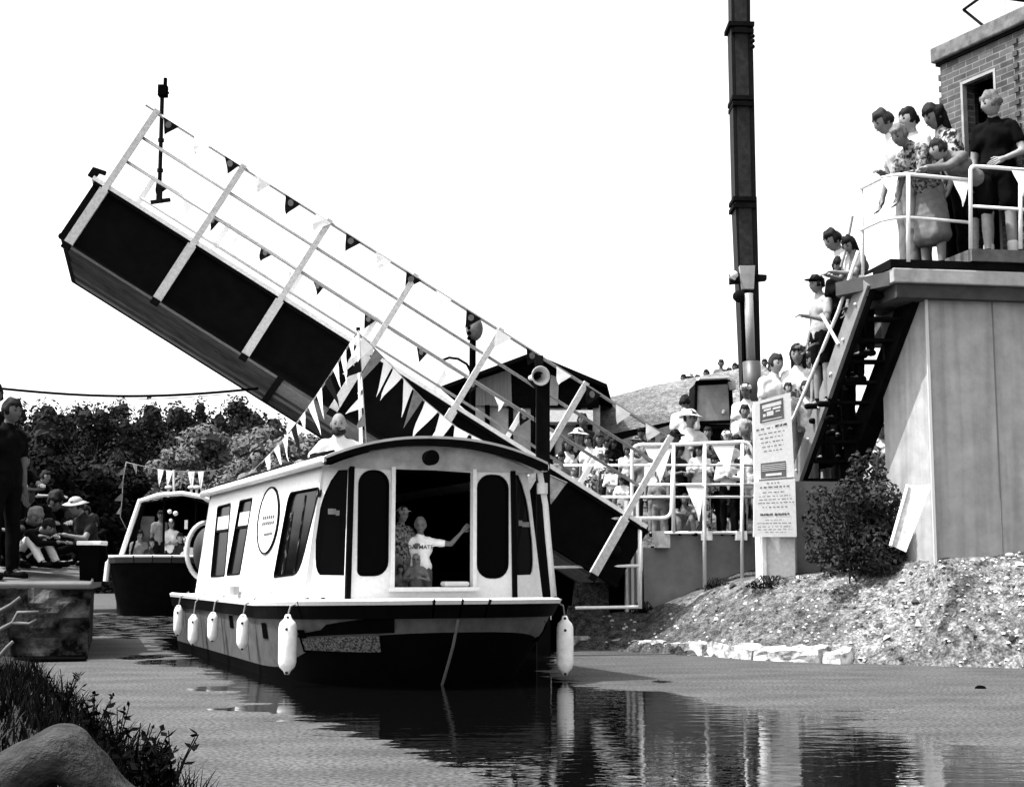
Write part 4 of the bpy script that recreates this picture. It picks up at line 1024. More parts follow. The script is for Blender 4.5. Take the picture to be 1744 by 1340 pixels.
def main_boat():
    t = thing('trip_boat', 'white cabined trip boat with three-pane front and grey hull coming through the bridge gap', 'boat', BO, BA)
    zg = .70
    zp = lambda y: .10 + .385 * (1 - sm(-.45, 1.2, y))  # black rises at the bow: hull paint plus shade under the flare
    G = hull(t, 1.3, -.75, 7.3, 1.35, zg, (mat('bottom_black', .002, .7, .3, 4, spec=.01), HULL, BLACK, WHITE), zp)
    # stripe plates on the left bow : dark stripe and patterned name panel
    def side_strip(sd_, y0, y1, zf0, zf1, m, nm, off=.006, n=14):
        b = MB()
        for i in range(n):
            def S_(k):
                y = y0 + (y1 - y0) * k / n; s_ = max(0, (y + .75) / 7.3) ** (1 / 1.7); return s_, k / n
            pts = []
            for k, top in ((i, 0), (i + 1, 0), (i + 1, 1), (i, 1)):
                s_, u = S_(k); p = hull_point(sd_, s_, zf1(u) if top else zf0(u), 1.3, -.75, 7.3, 1.35, zg)
                p = Vector((p.x + sd_ * off, p.y - off, p.z)); pts.append(p)
            b.quad(*pts)
        return b.build(nm, m, t)
    side_strip(-1, -.66, .16, lambda u: .47 - .06 * u, lambda u: .56 - .13 * u, BLACKM, 'bow_stripe')
    side_strip(-1, -.60, .10, lambda u: .30 + .0 * u, lambda u: .45 - .05 * u, mat('name_panel', .05, .8, scale=50, lo=.008, hi=.13, thr=(.45, .55)), 'name_panel')
    side_strip(-1, .02, .14, lambda u: .28, lambda u: .48, BLACKM, 'bow_stripe')
    side_strip(1, -.30, .55, lambda u: .34, lambda u: .50 - .06 * u, BLACKM, 'bow_stripe')
    for yy in (2.0, 3.3, 4.6, 5.7):
        side_strip(-1, yy, yy + .05, lambda u: .1, lambda u: .53, mat('seam_grey', .04, .9), 'hull_seam', n=2)
    side_strip(-1, 1.1, 1.28, lambda u: .36, lambda u: .50, BLACKM, 'fairlead', n=3); side_strip(-1, 2.65, 2.85, lambda u: .40, lambda u: .53, BLACKM, 'fairlead', n=3)
    # stem band
    b = MB(); b.tube([hull_point(1, 0, z, 1.3, -.75, 7.3, 1.35, zg) + Vector((0, -.012, 0)) for z in (.53, .35, .15, 0, -.2)], .014, 8); b.build('stem_band', mat('stem_grey', .09, .6), t)
    # ---- cabin
    zb, zt = .70, 1.93; b0, b1 = 1.15, .99; YF, YR = .17, 5.75
    edge = lambda z: b0 + (b1 - b0) * (z - zb) / (zt - zb)
    def side_uv(px, py):
        p = boat_at(px, py, x=-1.07)
        for _ in range(3): p = boat_at(px, py, x=-edge(p.z))
        return p.y, p.z
    def hole(pix): return [side_uv(*q) for q in pix]
    def rnd(pts, r=.06, n=4):
        out = []
        for i, p in enumerate(pts):
            p = Vector(p).to_2d() if False else Vector((p[0], p[1])); a = Vector(pts[i - 1][:2]); c = Vector(pts[(i + 1) % len(pts)][:2])
            rr = r[i] if hasattr(r, '__len__') else r
            q0 = p + (a - p).normalized() * rr; q1 = p + (c - p).normalized() * rr
            for k in range(n + 1):
                u = k / n; w_ = (q0.lerp(p, u)).lerp(p.lerp(q1, u), u); out.append((w_.x, w_.y))
        return out
    W1 = rnd(hole([(359, 983), (383, 981), (394, 856), (371, 862)]), .05); W2 = rnd(hole([(386, 980), (409, 978), (431, 847), (409, 852)]), .05)
    W3 = rnd(hole([(466, 984), (510, 978), (546, 828), (493, 838)]), (.05, .22, .10, .12))
    OV = []
    for k in range(28):
        a = 2 * math.pi * k / 28; OV.append(side_uv(458.5 + 16 * math.cos(a) + 6.5 * math.sin(a), 886 - 55 * math.sin(a)))
    yr, yf = YR, YF
    for sd_ in (-1, 1):
        f = lambda u, v, d, sd_=sd_: (sd_ * (edge(v) - d), u, v)
        holes = [W1, W2, W3] if sd_ < 0 else []
        if sd_ > 0: holes = [rrect(1, 2.2, 1.0, 1.8, .1), rrect(2.7, 3.9, 1.0, 1.8, .1)]
        b = MB(); b.panel([(yf, zb), (yr, zb), (yr, zt), (yf, zt)], holes, .035, f); b.build('cabin_side', WHITE, t)
        for wn in holes:
            c = Vector((sum(p[0] for p in wn) / len(wn), sum(p[1] for p in wn) / len(wn)))
            inner = [(c.x + (p[0] - c.x) * (1 - .03 / max(.05, abs(p[0] - c.x) + .08)), c.y + (p[1] - c.y) * .965) for p in wn]
            b = MB(); b.panel(wn, [inner], .03, lambda u, v, d: (sd_ * (edge(v) + .008 - d), u, v)); wf = b.build('window', BLACK, t)
            b = MB(); b.panel(wn, [], .006, lambda u, v, d: (sd_ * (edge(v) - .022 - d), u, v)); b.build('pane', GLASS, wf)
            if sd_ < 0 and wn is not W3:   # pale upper hopper pane
                ys = [p[0] for p in wn]; zs = [p[1] for p in wn]; zc = min(zs) + (max(zs) - min(zs)) * .62
                top = [(u, v) for u, v in inner if v > zc]; 
                b = MB(); b.panel([(min(p[0] for p in top) + .02, zc + .03), (max(p[0] for p in top) - .02, zc + .03), (max(p[0] for p in top) - .03, max(zs) - .14), (min(p[0] for p in top) + .03, max(zs) - .14)], [], .006, lambda u, v, d: (sd_ * (edge(v) - .012 - d), u, v)); b.build('hopper_pane', mat('frosted', .42, .5, .2, 9), wf)
                b = MB(); b.panel([(min(p[0] for p in top), zc), (max(p[0] for p in top), zc), (max(p[0] for p in top), zc + .025), (min(p[0] for p in top), zc + .025)], [], .02, lambda u, v, d: (sd_ * (edge(v) - d), u, v)); b.build('glazing_bar', BLACK, wf)
        if sd_ < 0:
            # curtains inside the big window, hanging just behind the glass
            for (x0, x1, y0, y1, m) in ((497, 518, 842, 975, 'g'), (521, 540, 836, 940, 'g'), (480, 492, 870, 978, 'd')):
                a = side_uv(x0, y1); c = side_uv(x1, y0); b = MB(); n = 10
                for i in range(n):
                    u0 = a[0] + (c[0] - a[0]) * i / n; u1 = a[0] + (c[0] - a[0]) * (i + 1) / n
                    k0, k1 = .012 * (i % 2), .012 * ((i + 1) % 2)
                    z0, z1 = a[1], c[1] - .02 * abs(math.sin(i))
                    b.quad((-(edge(z0) - .018) - k0 * .3, u0, z0), (-(edge(z0) - .018) - k1 * .3, u1, z0), (-(edge(z1) - .018) - k1 * .3, u1, z1), (-(edge(z1) - .018) - k0 * .3, u0, z1))
                b.build('curtain', mat('curtain_cloth', .05, .9, scale=9, lo=.002, hi=.12, thr=(.5, .66), spec=.03), t)
            # oval name plate
            b = MB(); b.panel(OV, [], .012, lambda u, v, d: (-(edge(v) + .012 - d), u, v)); ov = b.build('oval_plate', WHITE, t)
            cu = sum(p[0] for p in OV) / len(OV); cv = sum(p[1] for p in OV) / len(OV)
            out = [(cu + (p[0] - cu) * 1.10, cv + (p[1] - cv) * 1.05) for p in OV]
            b = MB(); b.panel(out, [OV], .02, lambda u, v, d: (-(edge(v) + .018 - d), u, v)); b.build('plate_rim', BLACK, t)
            b = MB()
            for (px0, px1, py0, py1) in ((449, 470, 879, 885), (448, 469, 889, 895), (451, 466, 908, 913)):
                a, c, d_, e = side_uv(px0, py1), side_uv(px1, py1 - 3), side_uv(px1 + 1, py0 - 3), side_uv(px0 + 1, py0)
                b = MB(); nn = 6
                for i in range(nn):
                    u0, u1 = i / nn + .02, (i + 1) / nn - .03
                    L0 = lambda P, Q, u: (P[0] + (Q[0] - P[0]) * u, P[1] + (Q[1] - P[1]) * u)
                    qs = [L0(a, c, u0), L0(a, c, u1), L0(e, d_, u1), L0(e, d_, u0)]
                    b.quad(*[(-(edge(v) + .015), u, v) for u, v in qs])
                b.build('plate_lettering', INK, ov)
    # rivets along the cabin foot
    b = MB()
    for k in range(34): b.ell((-(b0 + .002), .3 + k * .16, zb + .09), .010, nu=6, nv=4)
    b.build('rivet_row', mat('rivet_grey', .25, .5), t)
    # ---- front : centre facet with doorway and two windows
    cw0, cw1 = .775, .755
    roofz = lambda x: zt + .19 * (1 - (x / 1.0) ** 2)
    def fx(px, py): p = boat_at(px, py, y=0); return p.x, p.z
    outer = [(-cw0, zb), (cw0, zb), (cw1, 1.90)] + [(x, roofz(x) + .0) for x in (.6, .4, .2, 0, -.2, -.4, -.6)] + [(-cw1, 1.90)]
    dl = fx(670, 1002)[0]; dr_ = fx(803, 1002)[0]; dt = fx(735, 797)[1]; db = fx(735, 1000)[1]
    door = [(dl, db), (dr_, db), (dr_, dt - .03), (dl, dt)]
    wl0, wl1 = fx(609, 900)[0], fx(662, 900)[0]; wr0, wr1 = fx(812, 900)[0], fx(866, 900)[0]
    wz0, wz1 = fx(640, 981)[1], fx(640, 800)[1]; wy0, wy1 = fx(840, 985)[1], fx(840, 808)[1]
    HL = rrect(wl0, wl1, wz0, wz1, (.05, .13, .13, .13)); HRt = rrect(wr0, wr1, wy0, wy1, .13)
    b = MB(); b.panel(outer, [door, HL, HRt], .04, lambda u, v, d: (u, d, v)); b.build('front_panel', WHITE, t)
    for wn in (HL, HRt):
        cx_ = sum(p[0] for p in wn) / len(wn); cz_ = sum(p[1] for p in wn) / len(wn)
        inn = [(cx_ + (p[0] - cx_) * .93, cz_ + (p[1] - cz_) * .98) for p in wn]
        b = MB(); b.panel(wn, [inn], .03, lambda u, v, d: (u, d - .006, v)); wf = b.build('front_window', BLACK, t)
        b = MB(); b.panel(wn, [], .006, lambda u, v, d: (u, .022 + d, v)); b.build('pane', GLASS, wf)
    for x in (dl, dr_):
        b = MB(); b.box((x + (.018 if x > 0 else -.018), -.012, (db + dt) / 2), (.035, .05, dt - db)); b.build('door_jamb', WHITE, t)
    b = MB(); b.box(((dl + dr_) / 2, -.02, db - .015), (dr_ - dl + .1, .12, .035)); b.build('door_sill', WHITE, t)
    b = MB(); b.box((dr_ - .16, -.0, db + .03), (.24, .14, .045)); bevel(b.build('folded_cloth', CL['w'], t), .02, 3)
    # corner facets
    for sd_ in (-1, 1):
        def ff(u, v, d, sd_=sd_):
            c = cw0 + (cw1 - cw0) * (v - zb) / (zt - zb); e = edge(v)
            return (sd_ * (c + .03 + (e - c - .03) * u), .02 + YF * u + d, v)
        wn = [(.02, .95)] + [(.62 + .22 * math.cos(R(a)), 1.18 + .23 * math.sin(R(a))) for a in (-100, -80, -60, -40, -20)] + [(.90, 1.30), (.90, 1.5)] + [(.80, 1.66), (.62, 1.79), (.38, 1.88)] + [(.02, 1.885)]
        b = MB(); b.panel([(0, zb), (1, zb), (1, zt), (0, zt)], [[(u * .98 + .01, v) for u, v in wn]], .035, ff); b.build('corner_panel', WHITE, t)
        b = MB(); b.panel([(u, v) for u, v in wn], [], .006, lambda u, v, d: (Vector(ff(u, v, 0)) + Vector((0, .02 + d, 0)))); gl = b.build('corner_window', GLASS, t)
        c = ff(.36 if sd_ < 0 else .45, 1.50 if sd_ < 0 else 1.42, .008); b = MB()
        b.box(Vector(c) + Vector((-.035, 0, .012)), (.07, .006, .05)); b.box(Vector(c) + Vector((.035, 0, .0)), (.07, .006, .045)); b.build('sticker', mat('sticker_grey', .16, .8, .3, 40), gl)
        # dark mullion between facets
        b = MB(); b.beam((sd_ * (cw0 + .015), .0, zb + .02), (sd_ * (cw1 + .015), .0, zt - .02), .045, .05, (0, 1, 0)); b.build('mullion', BLACK, t)
    # rear wall, floor, ceiling, seats : matt black puts the cabin's shade in their colour
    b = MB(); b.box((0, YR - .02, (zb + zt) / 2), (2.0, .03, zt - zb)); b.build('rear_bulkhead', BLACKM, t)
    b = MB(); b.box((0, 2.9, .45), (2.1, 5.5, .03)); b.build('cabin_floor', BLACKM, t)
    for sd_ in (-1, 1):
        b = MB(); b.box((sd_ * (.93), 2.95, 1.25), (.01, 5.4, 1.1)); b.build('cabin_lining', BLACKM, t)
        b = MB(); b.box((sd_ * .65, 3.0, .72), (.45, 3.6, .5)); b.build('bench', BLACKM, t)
    # roof
    b = MB(); n = 18; ys = [-.14, 0, .1, 1.5, 3, 4.5, YR + .15]; xs = [-1.06 + 2.12 * i / n for i in range(n + 1)]
    def rz_(x): return zt + .20 * (1 - (abs(x) / 1.06) ** 2.2)
    def grid(dz): return [Vector((x, y, rz_(x) + dz)) for y in ys for x in xs]
    vs = grid(.045) + grid(0); N = len(ys) * (n + 1); fs = []
    for j in range(len(ys) - 1):
        for i in range(n):
            a = j * (n + 1) + i; fs.append((a, a + 1, a + n + 2, a + n + 1)); fs.append((N + a, N + a + n + 1, N + a + n + 2, N + a + 1))
    for i in range(n): fs.append((i, N + i, N + i + 1, i + 1)); a = (len(ys) - 1) * (n + 1) + i; fs.append((a, a + 1, N + a + 1, N + a))
    for j in range(len(ys) - 1): a = j * (n + 1); fs.append((a, a + n + 1, N + a + n + 1, N + a)); a += n; fs.append((a, N + a, N + a + n + 1, a + n + 1))
    b.add(vs, fs); b.build('roof', WHITE, t, smooth=False)
    b = MB(); b.box((0, 2.9, zt - .02), (1.86, 5.2, .02)); b.build('headlining', BLACKM, t)  # ceiling matt black too, shade put in its colour
    for sd_ in (-1, 1):
        b = MB(); b.tube([(sd_ * 1.06, -.10, zt + .015), (sd_ * 1.06, YR + .15, zt + .015)], .042, 10); b.build('roof_gutter', WHITE, t, smooth=True)
    # black brow over the front
    b = MB(); m_ = 24
    def arc(dz, y, k=1.05): return [Vector((-k + 2 * k * i / m_, y, zt + .205 * (1 - (abs(-1 + 2 * i / m_)) ** 2.2) + dz)) for i in range(m_ + 1)]
    A0, A1, B0, B1 = arc(-.022, -.19), arc(.032, -.19), arc(-.022, -.02), arc(.045, -.02)
    for i in range(m_):
        b.quad(A0[i], A0[i + 1], A1[i + 1], A1[i]); b.quad(A1[i], A1[i + 1], B1[i + 1], B1[i]); b.quad(A0[i], B0[i], B0[i + 1], A0[i + 1]); 
    b.build('brow', BLACK, t)
    b = MB()
    A0, A1 = arc(.032, -.19, 1.05), arc(.056, -.185, 1.05); B1 = arc(.056, -.02)
    for i in range(m_): b.quad(A0[i], A0[i + 1], A1[i + 1], A1[i]); b.quad(A1[i], A1[i + 1], B1[i + 1], B1[i])
    b.build('brow_edge', STEELG, t)
    b = MB(); F0 = [(x, -.015, 1.90) for x in (-.95, .95)]
    pr0 = [Vector((-.98 + 1.96 * i / m_, -.012, zt + .20 * (1 - (abs(-1 + 2 * i / m_)) ** 2.2) - .02)) for i in range(m_ + 1)]
    for i in range(m_): b.quad(Vector((pr0[i].x, -.012, 1.895)), Vector((pr0[i + 1].x, -.012, 1.895)), pr0[i + 1], pr0[i])
    b.build('fascia', mat('fascia_grey', .30, .7, .3, 7), t)
    c = boat_at(735, 779, y=-.20); b = MB(); b.tube([(c.x, -.13, c.z), (c.x, -.22, c.z)], .068, 20); b.build('headlamp', BLACK, t, smooth=False)
    # roof top handrail along the left, and rope heap
    b = MB(); b.tube([(-.86, .3 + k * .5, 2.06 + .012 * math.sin(k * 2)) for k in range(11)], .02, 8); b.build('roof_rail', BLACK, t, smooth=True)
    for k in range(6): b = MB(); b.tube([(-.86, .5 + k * .9, 1.98), (-.86, .5 + k * .9, 2.06)], .02, 6); b.build('rail_stub', BLACK, t)
    # right handrail and post at corner
    b = MB(); b.tube([(1.02, -.06, 1.90), (1.09, -.03, 1.6), (1.12, -.02, 1.3), (1.18, -.02, .72)], .03, 8); b.build('corner_rail', WHITE, t, smooth=True)
    b = MB(); b.tube([(1.05, -.05, 1.80), (1.05, -.05, 1.70)], .05, 10); b.build('nav_lamp', STEELL, t)
    for x, y in ((-1.16, -.05), (1.16, -.1), (-.98, .12)):
        b = MB(); b.ell((x, y, .73), (.035, .05, .03)); b.build('cleat', SOOT, t)
    b = MB(); b.box((-1.2, 3.0, .78), (.06, .22, .09)); b.build('cleat', STEELG, t)
    # rounded stern hood behind the cabin
    b = MB(); hc = Vector((-.95, 6.15, 1.24)); rg = []
    for k in range(15):
        a = R(60 + 16 * k); rg.append(hc + Vector((-.02 + .0, math.cos(a) * .0, math.sin(a) * .52)) + Vector((math.cos(a) * .33, 0, 0)))
    b.tube([hc + Vector((-.24 * math.sin(R(k * 12)), .05, .36 * math.cos(R(k * 12)))) for k in range(16)], .03, 8); b.build('hood_rim', WHITE_W, t, smooth=True)
    b = MB(); b.ell(hc + Vector((.10, .38, 0)), (.20, .36, .32), nu=20, nv=14); b.build('stern_hood', mat('hood_grey', .012, .6, .4, 4), t, smooth=True)
    return t
MBOAT = main_boat()
fender('rearmost small white fender at the far left stern corner of the trip boat', MBOAT, -1, 304, 1030, 1082, .055)
fender('knobbly white fender second from the stern on the grey hull side', MBOAT, -1, 330, 1046, 1098, .06)
fender('white fender third from the stern, halfway along the grey hull side', MBOAT, -1, 363, 1042, 1092, .055)
fender('white fender fourth from the stern, before the large bow fender', MBOAT, -1, 414, 1046, 1106, .058)
fender('large white fender hanging at the left bow of the trip boat', MBOAT, -1, 490, 1046, 1148, .078)
fender('large white fender hanging at the right bow of the trip boat', MBOAT, 1, 981, 1048, 1150, .078)

def boat_bunting():
    Yb = 13.3
    base = at(615, 764, Yb); top = at(610, 563, Yb)
    t = thing('flag_mast', 'slim white mast on the trip boat roof with bunting tied to its top', 'mast', base)
    b = MB(); b.tube([base, top], .018, 8, .010); b.build('mast', RAIL, t, True, smooth=True)
    b = MB(); b.tube([top, top + Vector((0, 0, .03))], .02, 8); b.build('mast_cap', BLACKM, t, True)
    b = MB(); b.ell(base, (.07, .07, .04)); b.build('mast_foot', WHITE, t, True)
    end = at(425, 808, 16.6); sag = -.12
    pts = [top.lerp(end, k / 16) + Vector((0, 0, sag * math.sin(math.pi * k / 16))) for k in range(17)]
    L_ = sum((a - b_).length for a, b_ in zip(pts, pts[1:]))
    fl = []; s_ = .12; k = 0
    while s_ < L_ - .2:
        fl.append((s_, .15 + .035 * s_ / L_ * 2, random.uniform(.27, .34), [FL_W, FL_W, FL_W, FL_D][k % 4] if k > 1 else FL_W, Vector((random.uniform(.05, .11), 0, 0)))); s_ += .235 + .04 * s_; k += 1
    bunting('bunting', 'white pennants running from the mast down the left of the trip boat roof', (pts, 0), fl, 'bunting on the trip boat', rope_r=.008)
    px = [(611, 568), (640, 596), (675, 632), (720, 680), (780, 730), (850, 765), (905, 792)]
    ys = [13.3, 13.5, 13.9, 14.3, 14.5, 14.6, 14.7]; pp = [at(a, b_, y) for (a, b_), y in zip(px, ys)]; pts = []
    for a, b_ in zip(pp, pp[1:]): pts += [a.lerp(b_, k / 4) for k in range(4)]
    pts.append(pp[-1]); fl = []; s_ = .06
    seq = [FL_W, FL_G, FL_W, FL_W, FL_W, FL_G, FL_W, FL_W, FL_W, FL_W, FL_W]; k = 0
    while s_ < 2.35:
        fl.append((s_, .175, random.uniform(.30, .36), seq[k % len(seq)], Vector((-.14, 0, .0)))); s_ += .205; k += 1
    bunting('bunting', 'long white and grey pennants sweeping right from the mast over the boat roof', (pts, 0), fl, 'bunting on the trip boat', rope_r=.008)
    # flags down the mast itself
    pts = [top + Vector((.01, -.02, 0)), base + Vector((.05, -.03, .05))]
    L_ = (pts[0] - pts[1]).length; fl = []
    for k in range(6):
        s_ = .10 + k * .17; fl.append((s_, .13, .10, (FL_W, FL_D, FL_W, FL_W, FL_G, FL_W)[k], Vector((-.13 if k % 2 else -.10, 0, -.02))))
    bunting('bunting', 'bunting of crumpled white flags tied straight down the mast of the trip boat', (pts, 0), fl, 'bunting on the trip boat')
boat_bunting()

# ------------------------------------------------------------------ second boat
def second_boat():
    Y = 31.5; c = at(262, 950, Y); rz = R(10)
    t = thing('narrowboat', 'black hulled narrowboat with a framed glass cabin following behind the trip boat', 'boat', (c.x, c.y, 0), rz)
    zg = 1.26
    hull(t, 1.0, -.35, 9, .7, zg, (BLACK, BLACK, mat('hull_line', .02, .6), WHITE_W), lambda y: .3, n=26, rake=.25)
    inv = Matrix.Translation(t.location) @ Matrix.Rotation(rz, 4, 'Z'); inv.invert()
    def L(px, py, y=None, Yw=Y + .6): return inv @ at(px, py, Yw)
    # cabin frame
    def pl(px, py): return L(px, py)
    a0, a1 = pl(205, 950), pl(238, 850); b0_, b1_ = pl(352, 950), pl(362, 852)
    rt = [pl(*q) for q in ((205, 950), (222, 900), (238, 853), (270, 843), (310, 840), (345, 846), (366, 858))]
    b = MB(); b.tube(rt[:], .055, 8); b.build('front_frame', WHITE_W, t, smooth=True)
    b = MB(); b.tube([pl(222, 950), pl(246, 858)], .03, 6); b.tube([pl(278, 950), pl(280, 845)], .03, 6); b.tube([pl(330, 950), pl(335, 845)], .02, 6); b.build('window_bars', BLACKM, t)
    # cabin sides/roof box behind
    D = 6.0
    b = MB(); q = [(rt[0].x + .05, zg), (rt[2].x + .03, rt[2].z - .03), (rt[4].x, rt[4].z - .02), (rt[6].x - .02, rt[6].z - .02), (rt[6].x + .05, zg)]
    y0 = rt[0].y + .15
    vs = [Vector((x, y, z)) for y in (y0 + .0, y0 + D) for x, z in q]; n = len(q)
    b.add(vs, [(i, (i + 1) % n, n + (i + 1) % n, n + i) for i in range(n - 1)] + [tuple(range(n, 2 * n))]); b.build('cabin_shell', mat('nb_shell', .02, .6), t)
    b = MB(); b.add(vs[:n], [tuple(range(n))]); 
    b = MB(); b.quad(*[Vector((x * 1.0, y0 + .9, z)) for x, z in q]); b.build('interior_dark_sheet', BLACKM, t)  # matt black sheet added as the dark cabin interior
    b = MB(); p = pl(232, 900); b.box((p.x + .22, y0 + .1, (zg + 2.2) / 2), (.30, .03, .95)); b.build('reflecting_pane', mat('pane_grey', .05, .3, .6, 3), t)
    b = MB(); b.box((0, -.0 + .35, zg + .03), (2.05, .12, .07)); b.build('fore_coaming', WHITE, t)
    b = MB()
    b.tube([(-.98, .15, zg - .02), (-1.02, .15, .75)], .06, 8); b.build('side_fender', WHITE_W, t)
    # hanging bright things inside: mugs / lamps
    for px, py, r in ((289, 871, .05), (299, 874, .055), (291, 886, .04)):
        p = pl(px, py); b = MB(); b.ell(p, r); b.build('hanging_lamp', CL['w'], t, smooth=True)
    p = pl(317, 893); b = MB(); b.box(p, (.07, .05, .2)); b.build('hanging_towel', CL['w'], t)
    # roof poles and bunting
    Yw = Y + 1.2
    P = lambda px, py: at(px, py, Yw)
    pole = thing('roof_pole', 'short pale pole carrying bunting on the roof of the narrowboat', 'pole', P(296, 838))
    b = MB(); b.tube([P(296, 842), P(296, 800)], .03, 6); b.build('pole', WHITE_W, pole, True)
    rp = [P(215, 787), P(240, 793), P(270, 799), P(300, 803), P(340, 803), P(372, 800)]
    bunting('bunting', 'bunting of small flags strung above the roof of the narrowboat', (rp, 0),
            [(.15, .12, .25, FL_G, Vector((.03, 0, 0))), (.5, .14, .2, FL_G, Vector((0, 0, 0))), (.75, .14, .42, FL_W, Vector((.0, 0, 0))), (.95, .15, .36, FL_W, Vector((-.04, 0, 0))), (1.25, .1, .3, FL_G, Vector((0, 0, 0))), (1.45, .16, .5, FL_W, Vector((0, 0, 0))), (1.68, .14, .46, FL_W, Vector((.03, 0, 0))), (1.95, .15, .2, FL_G, Vector((0, 0, 0)))], rope_r=.01)
    rp = [P(215, 787), P(210, 815), P(208, 850), P(205, 880), P(215, 900)]
    bunting('bunting', 'bunting of small grey flags hanging straight down left of the narrowboat cabin', (rp, 0),
            [(.1 + k * .3, .2, .1, FL_G, Vector((-.12, 0, 0))) for k in range(4)], rope_r=.01)
    for px in (287, 326, 335):
        q = P(px, 836); tb = thing('roof_vent', {287: 'pale mushroom vent on the narrowboat roof left of its pole', 326: 'pale mushroom vent in the middle right of the narrowboat roof', 335: 'rightmost pale mushroom vent on the narrowboat roof'}[px], 'vent', q, 0, 'vents on the narrowboat roof')
        b = MB(); b.tube([(0, 0, -.14), (0, 0, .06)], .03, 8); b.build('stem', WHITE_W, tb)
        b = MB(); b.ell((0, 0, .08), (.09, .09, .05)); b.build('cap', WHITE_W, tb, smooth=True)
    return t
second_boat()

def bollard():
    c = at(155, 985, 16.7); z = .87; zt = at(155, 925, 16.7).z
    t = thing('mooring_bollard', 'square black mooring bollard with a white cap at the end of the stone landing', 'bollard', (c.x, c.y, z - .5))
    b = MB(); b.box((0, 0, .5 + (zt - z) / 2 - .01), (.20, .20, zt - z), taper=1.25); b.build('body', BLACKM, t)
    b = MB(); b.box((0, 0, .5 + zt - z), (.29, .27, .05)); bevel(b.build('cap', WHITE, t), .01)
bollard()

# ------------------------------------------------------------------ vegetation
def leaf_cloud(b, centers, n, size, rr, flat=.0):
    """n leaf quads spread through the clumps in centers = [(c, (rx, ry, rz))]; denser near the shells"""
    wts = [r[0] * r[1] * r[2] for _, r in centers]; tot = sum(wts); cum = []; a = 0
    for w_ in wts: a += w_ / tot; cum.append(a)
    import bisect
    for _ in range(n):
        c, r = centers[min(len(centers) - 1, bisect.bisect(cum, rr.random()))]
        while True:
            v = Vector((rr.uniform(-1, 1), rr.uniform(-1, 1), rr.uniform(-1, 1)))
            if .25 < v.length < 1: break
        v = v.normalized() * (v.length ** .45)
        p = Vector((c[0] + v.x * r[0], c[1] + v.y * r[1], c[2] + v.z * r[2]))
        s_ = size * rr.uniform(.55, 1.4)
        nrm = (v + Vector((rr.uniform(-.8, .8), rr.uniform(-.8, .8), rr.uniform(-.4, 1)))).normalized()
        e1 = nrm.cross(Vector((rr.uniform(-1, 1), rr.uniform(-1, 1), rr.uniform(-1, 1)))).normalized(); e2 = nrm.cross(e1)
        i = len(b.v); b.v += [p - e1 * s_, p - e2 * s_ * .55, p + e1 * s_, p + e2 * s_ * .55]; b.f.append((i, i + 1, i + 2, i + 3)); b.m.append(b.cur)
def tree(name, label, cat, base, h, wd, m, n, size, kind, seed, group=None):
    rr = random.Random(seed); t = thing(name, label, cat, base, 0, group)
    b = MB(); tr = h * (.78 if kind == 'poplar' else .6); b.tube([(0, 0, -.3), (rr.uniform(-.1, .1), 0, tr * .5), (rr.uniform(-.2, .2), 0, tr)], h * .022 + .04, 7, .02)
    for k in range(7):
        a = rr.uniform(0, 6.28); z0 = tr * rr.uniform(.25, .85); ln = wd * rr.uniform(.3, .45); up = h * (.2 if kind == 'poplar' else .12)
        b.tube([(0, 0, z0), (math.cos(a) * ln * .6, math.sin(a) * ln * .6, z0 + up * .6), (math.cos(a) * ln, math.sin(a) * ln, z0 + up)], .05, 5, .015)
    b.build('trunk', BARK, t)
    cs = []
    if kind == 'poplar':
        for k in range(int(11)):
            u = k / 10; r = wd / 2 * (math.sin(math.pi * min(1, .22 + u * .70)) ** .6) * rr.uniform(.5, .9)
            for q in range(2):
                a = rr.uniform(0, 6.28); d = r * rr.uniform(.2, .6)
                cs.append(((math.cos(a) * d, math.sin(a) * d, h * (.06 + u * .86) + rr.uniform(-.2, .2)), (r * .8 + .12, r * .8 + .12, h * rr.uniform(.07, .10))))
    else:
        for k in range(22):
            a = rr.uniform(0, 6.28); e = rr.uniform(-.25, 1); d = wd / 2 * .68 * math.sqrt(max(.05, 1 - max(0, e) ** 2)) * rr.uniform(.45, 1)
            r = wd * rr.uniform(.12, .21)
            cs.append(((math.cos(a) * d, math.sin(a) * d, h * .55 + e * h * .36), (r, r, r * rr.uniform(.6, .9))))
        cs.append(((0, 0, h * .45), (wd * .3, wd * .3, h * .3)))
    b = MB(); kc = .50 if kind == 'poplar' else .66
    for c, r in cs:
        i0 = len(b.v); b.ell(c, (r[0] * kc, r[1] * kc, r[2] * kc), None, 9, 7)
        for q in range(i0, len(b.v)): b.v[q] = b.v[q] + Vector((rr.uniform(-.1, .1), rr.uniform(-.1, .1), rr.uniform(-.1, .1))) * min(1.6, r[0] * 1.6)
    leaf_cloud(b, cs, n, size, rr); b.build('crown', m, t, recalc=False)
    return t
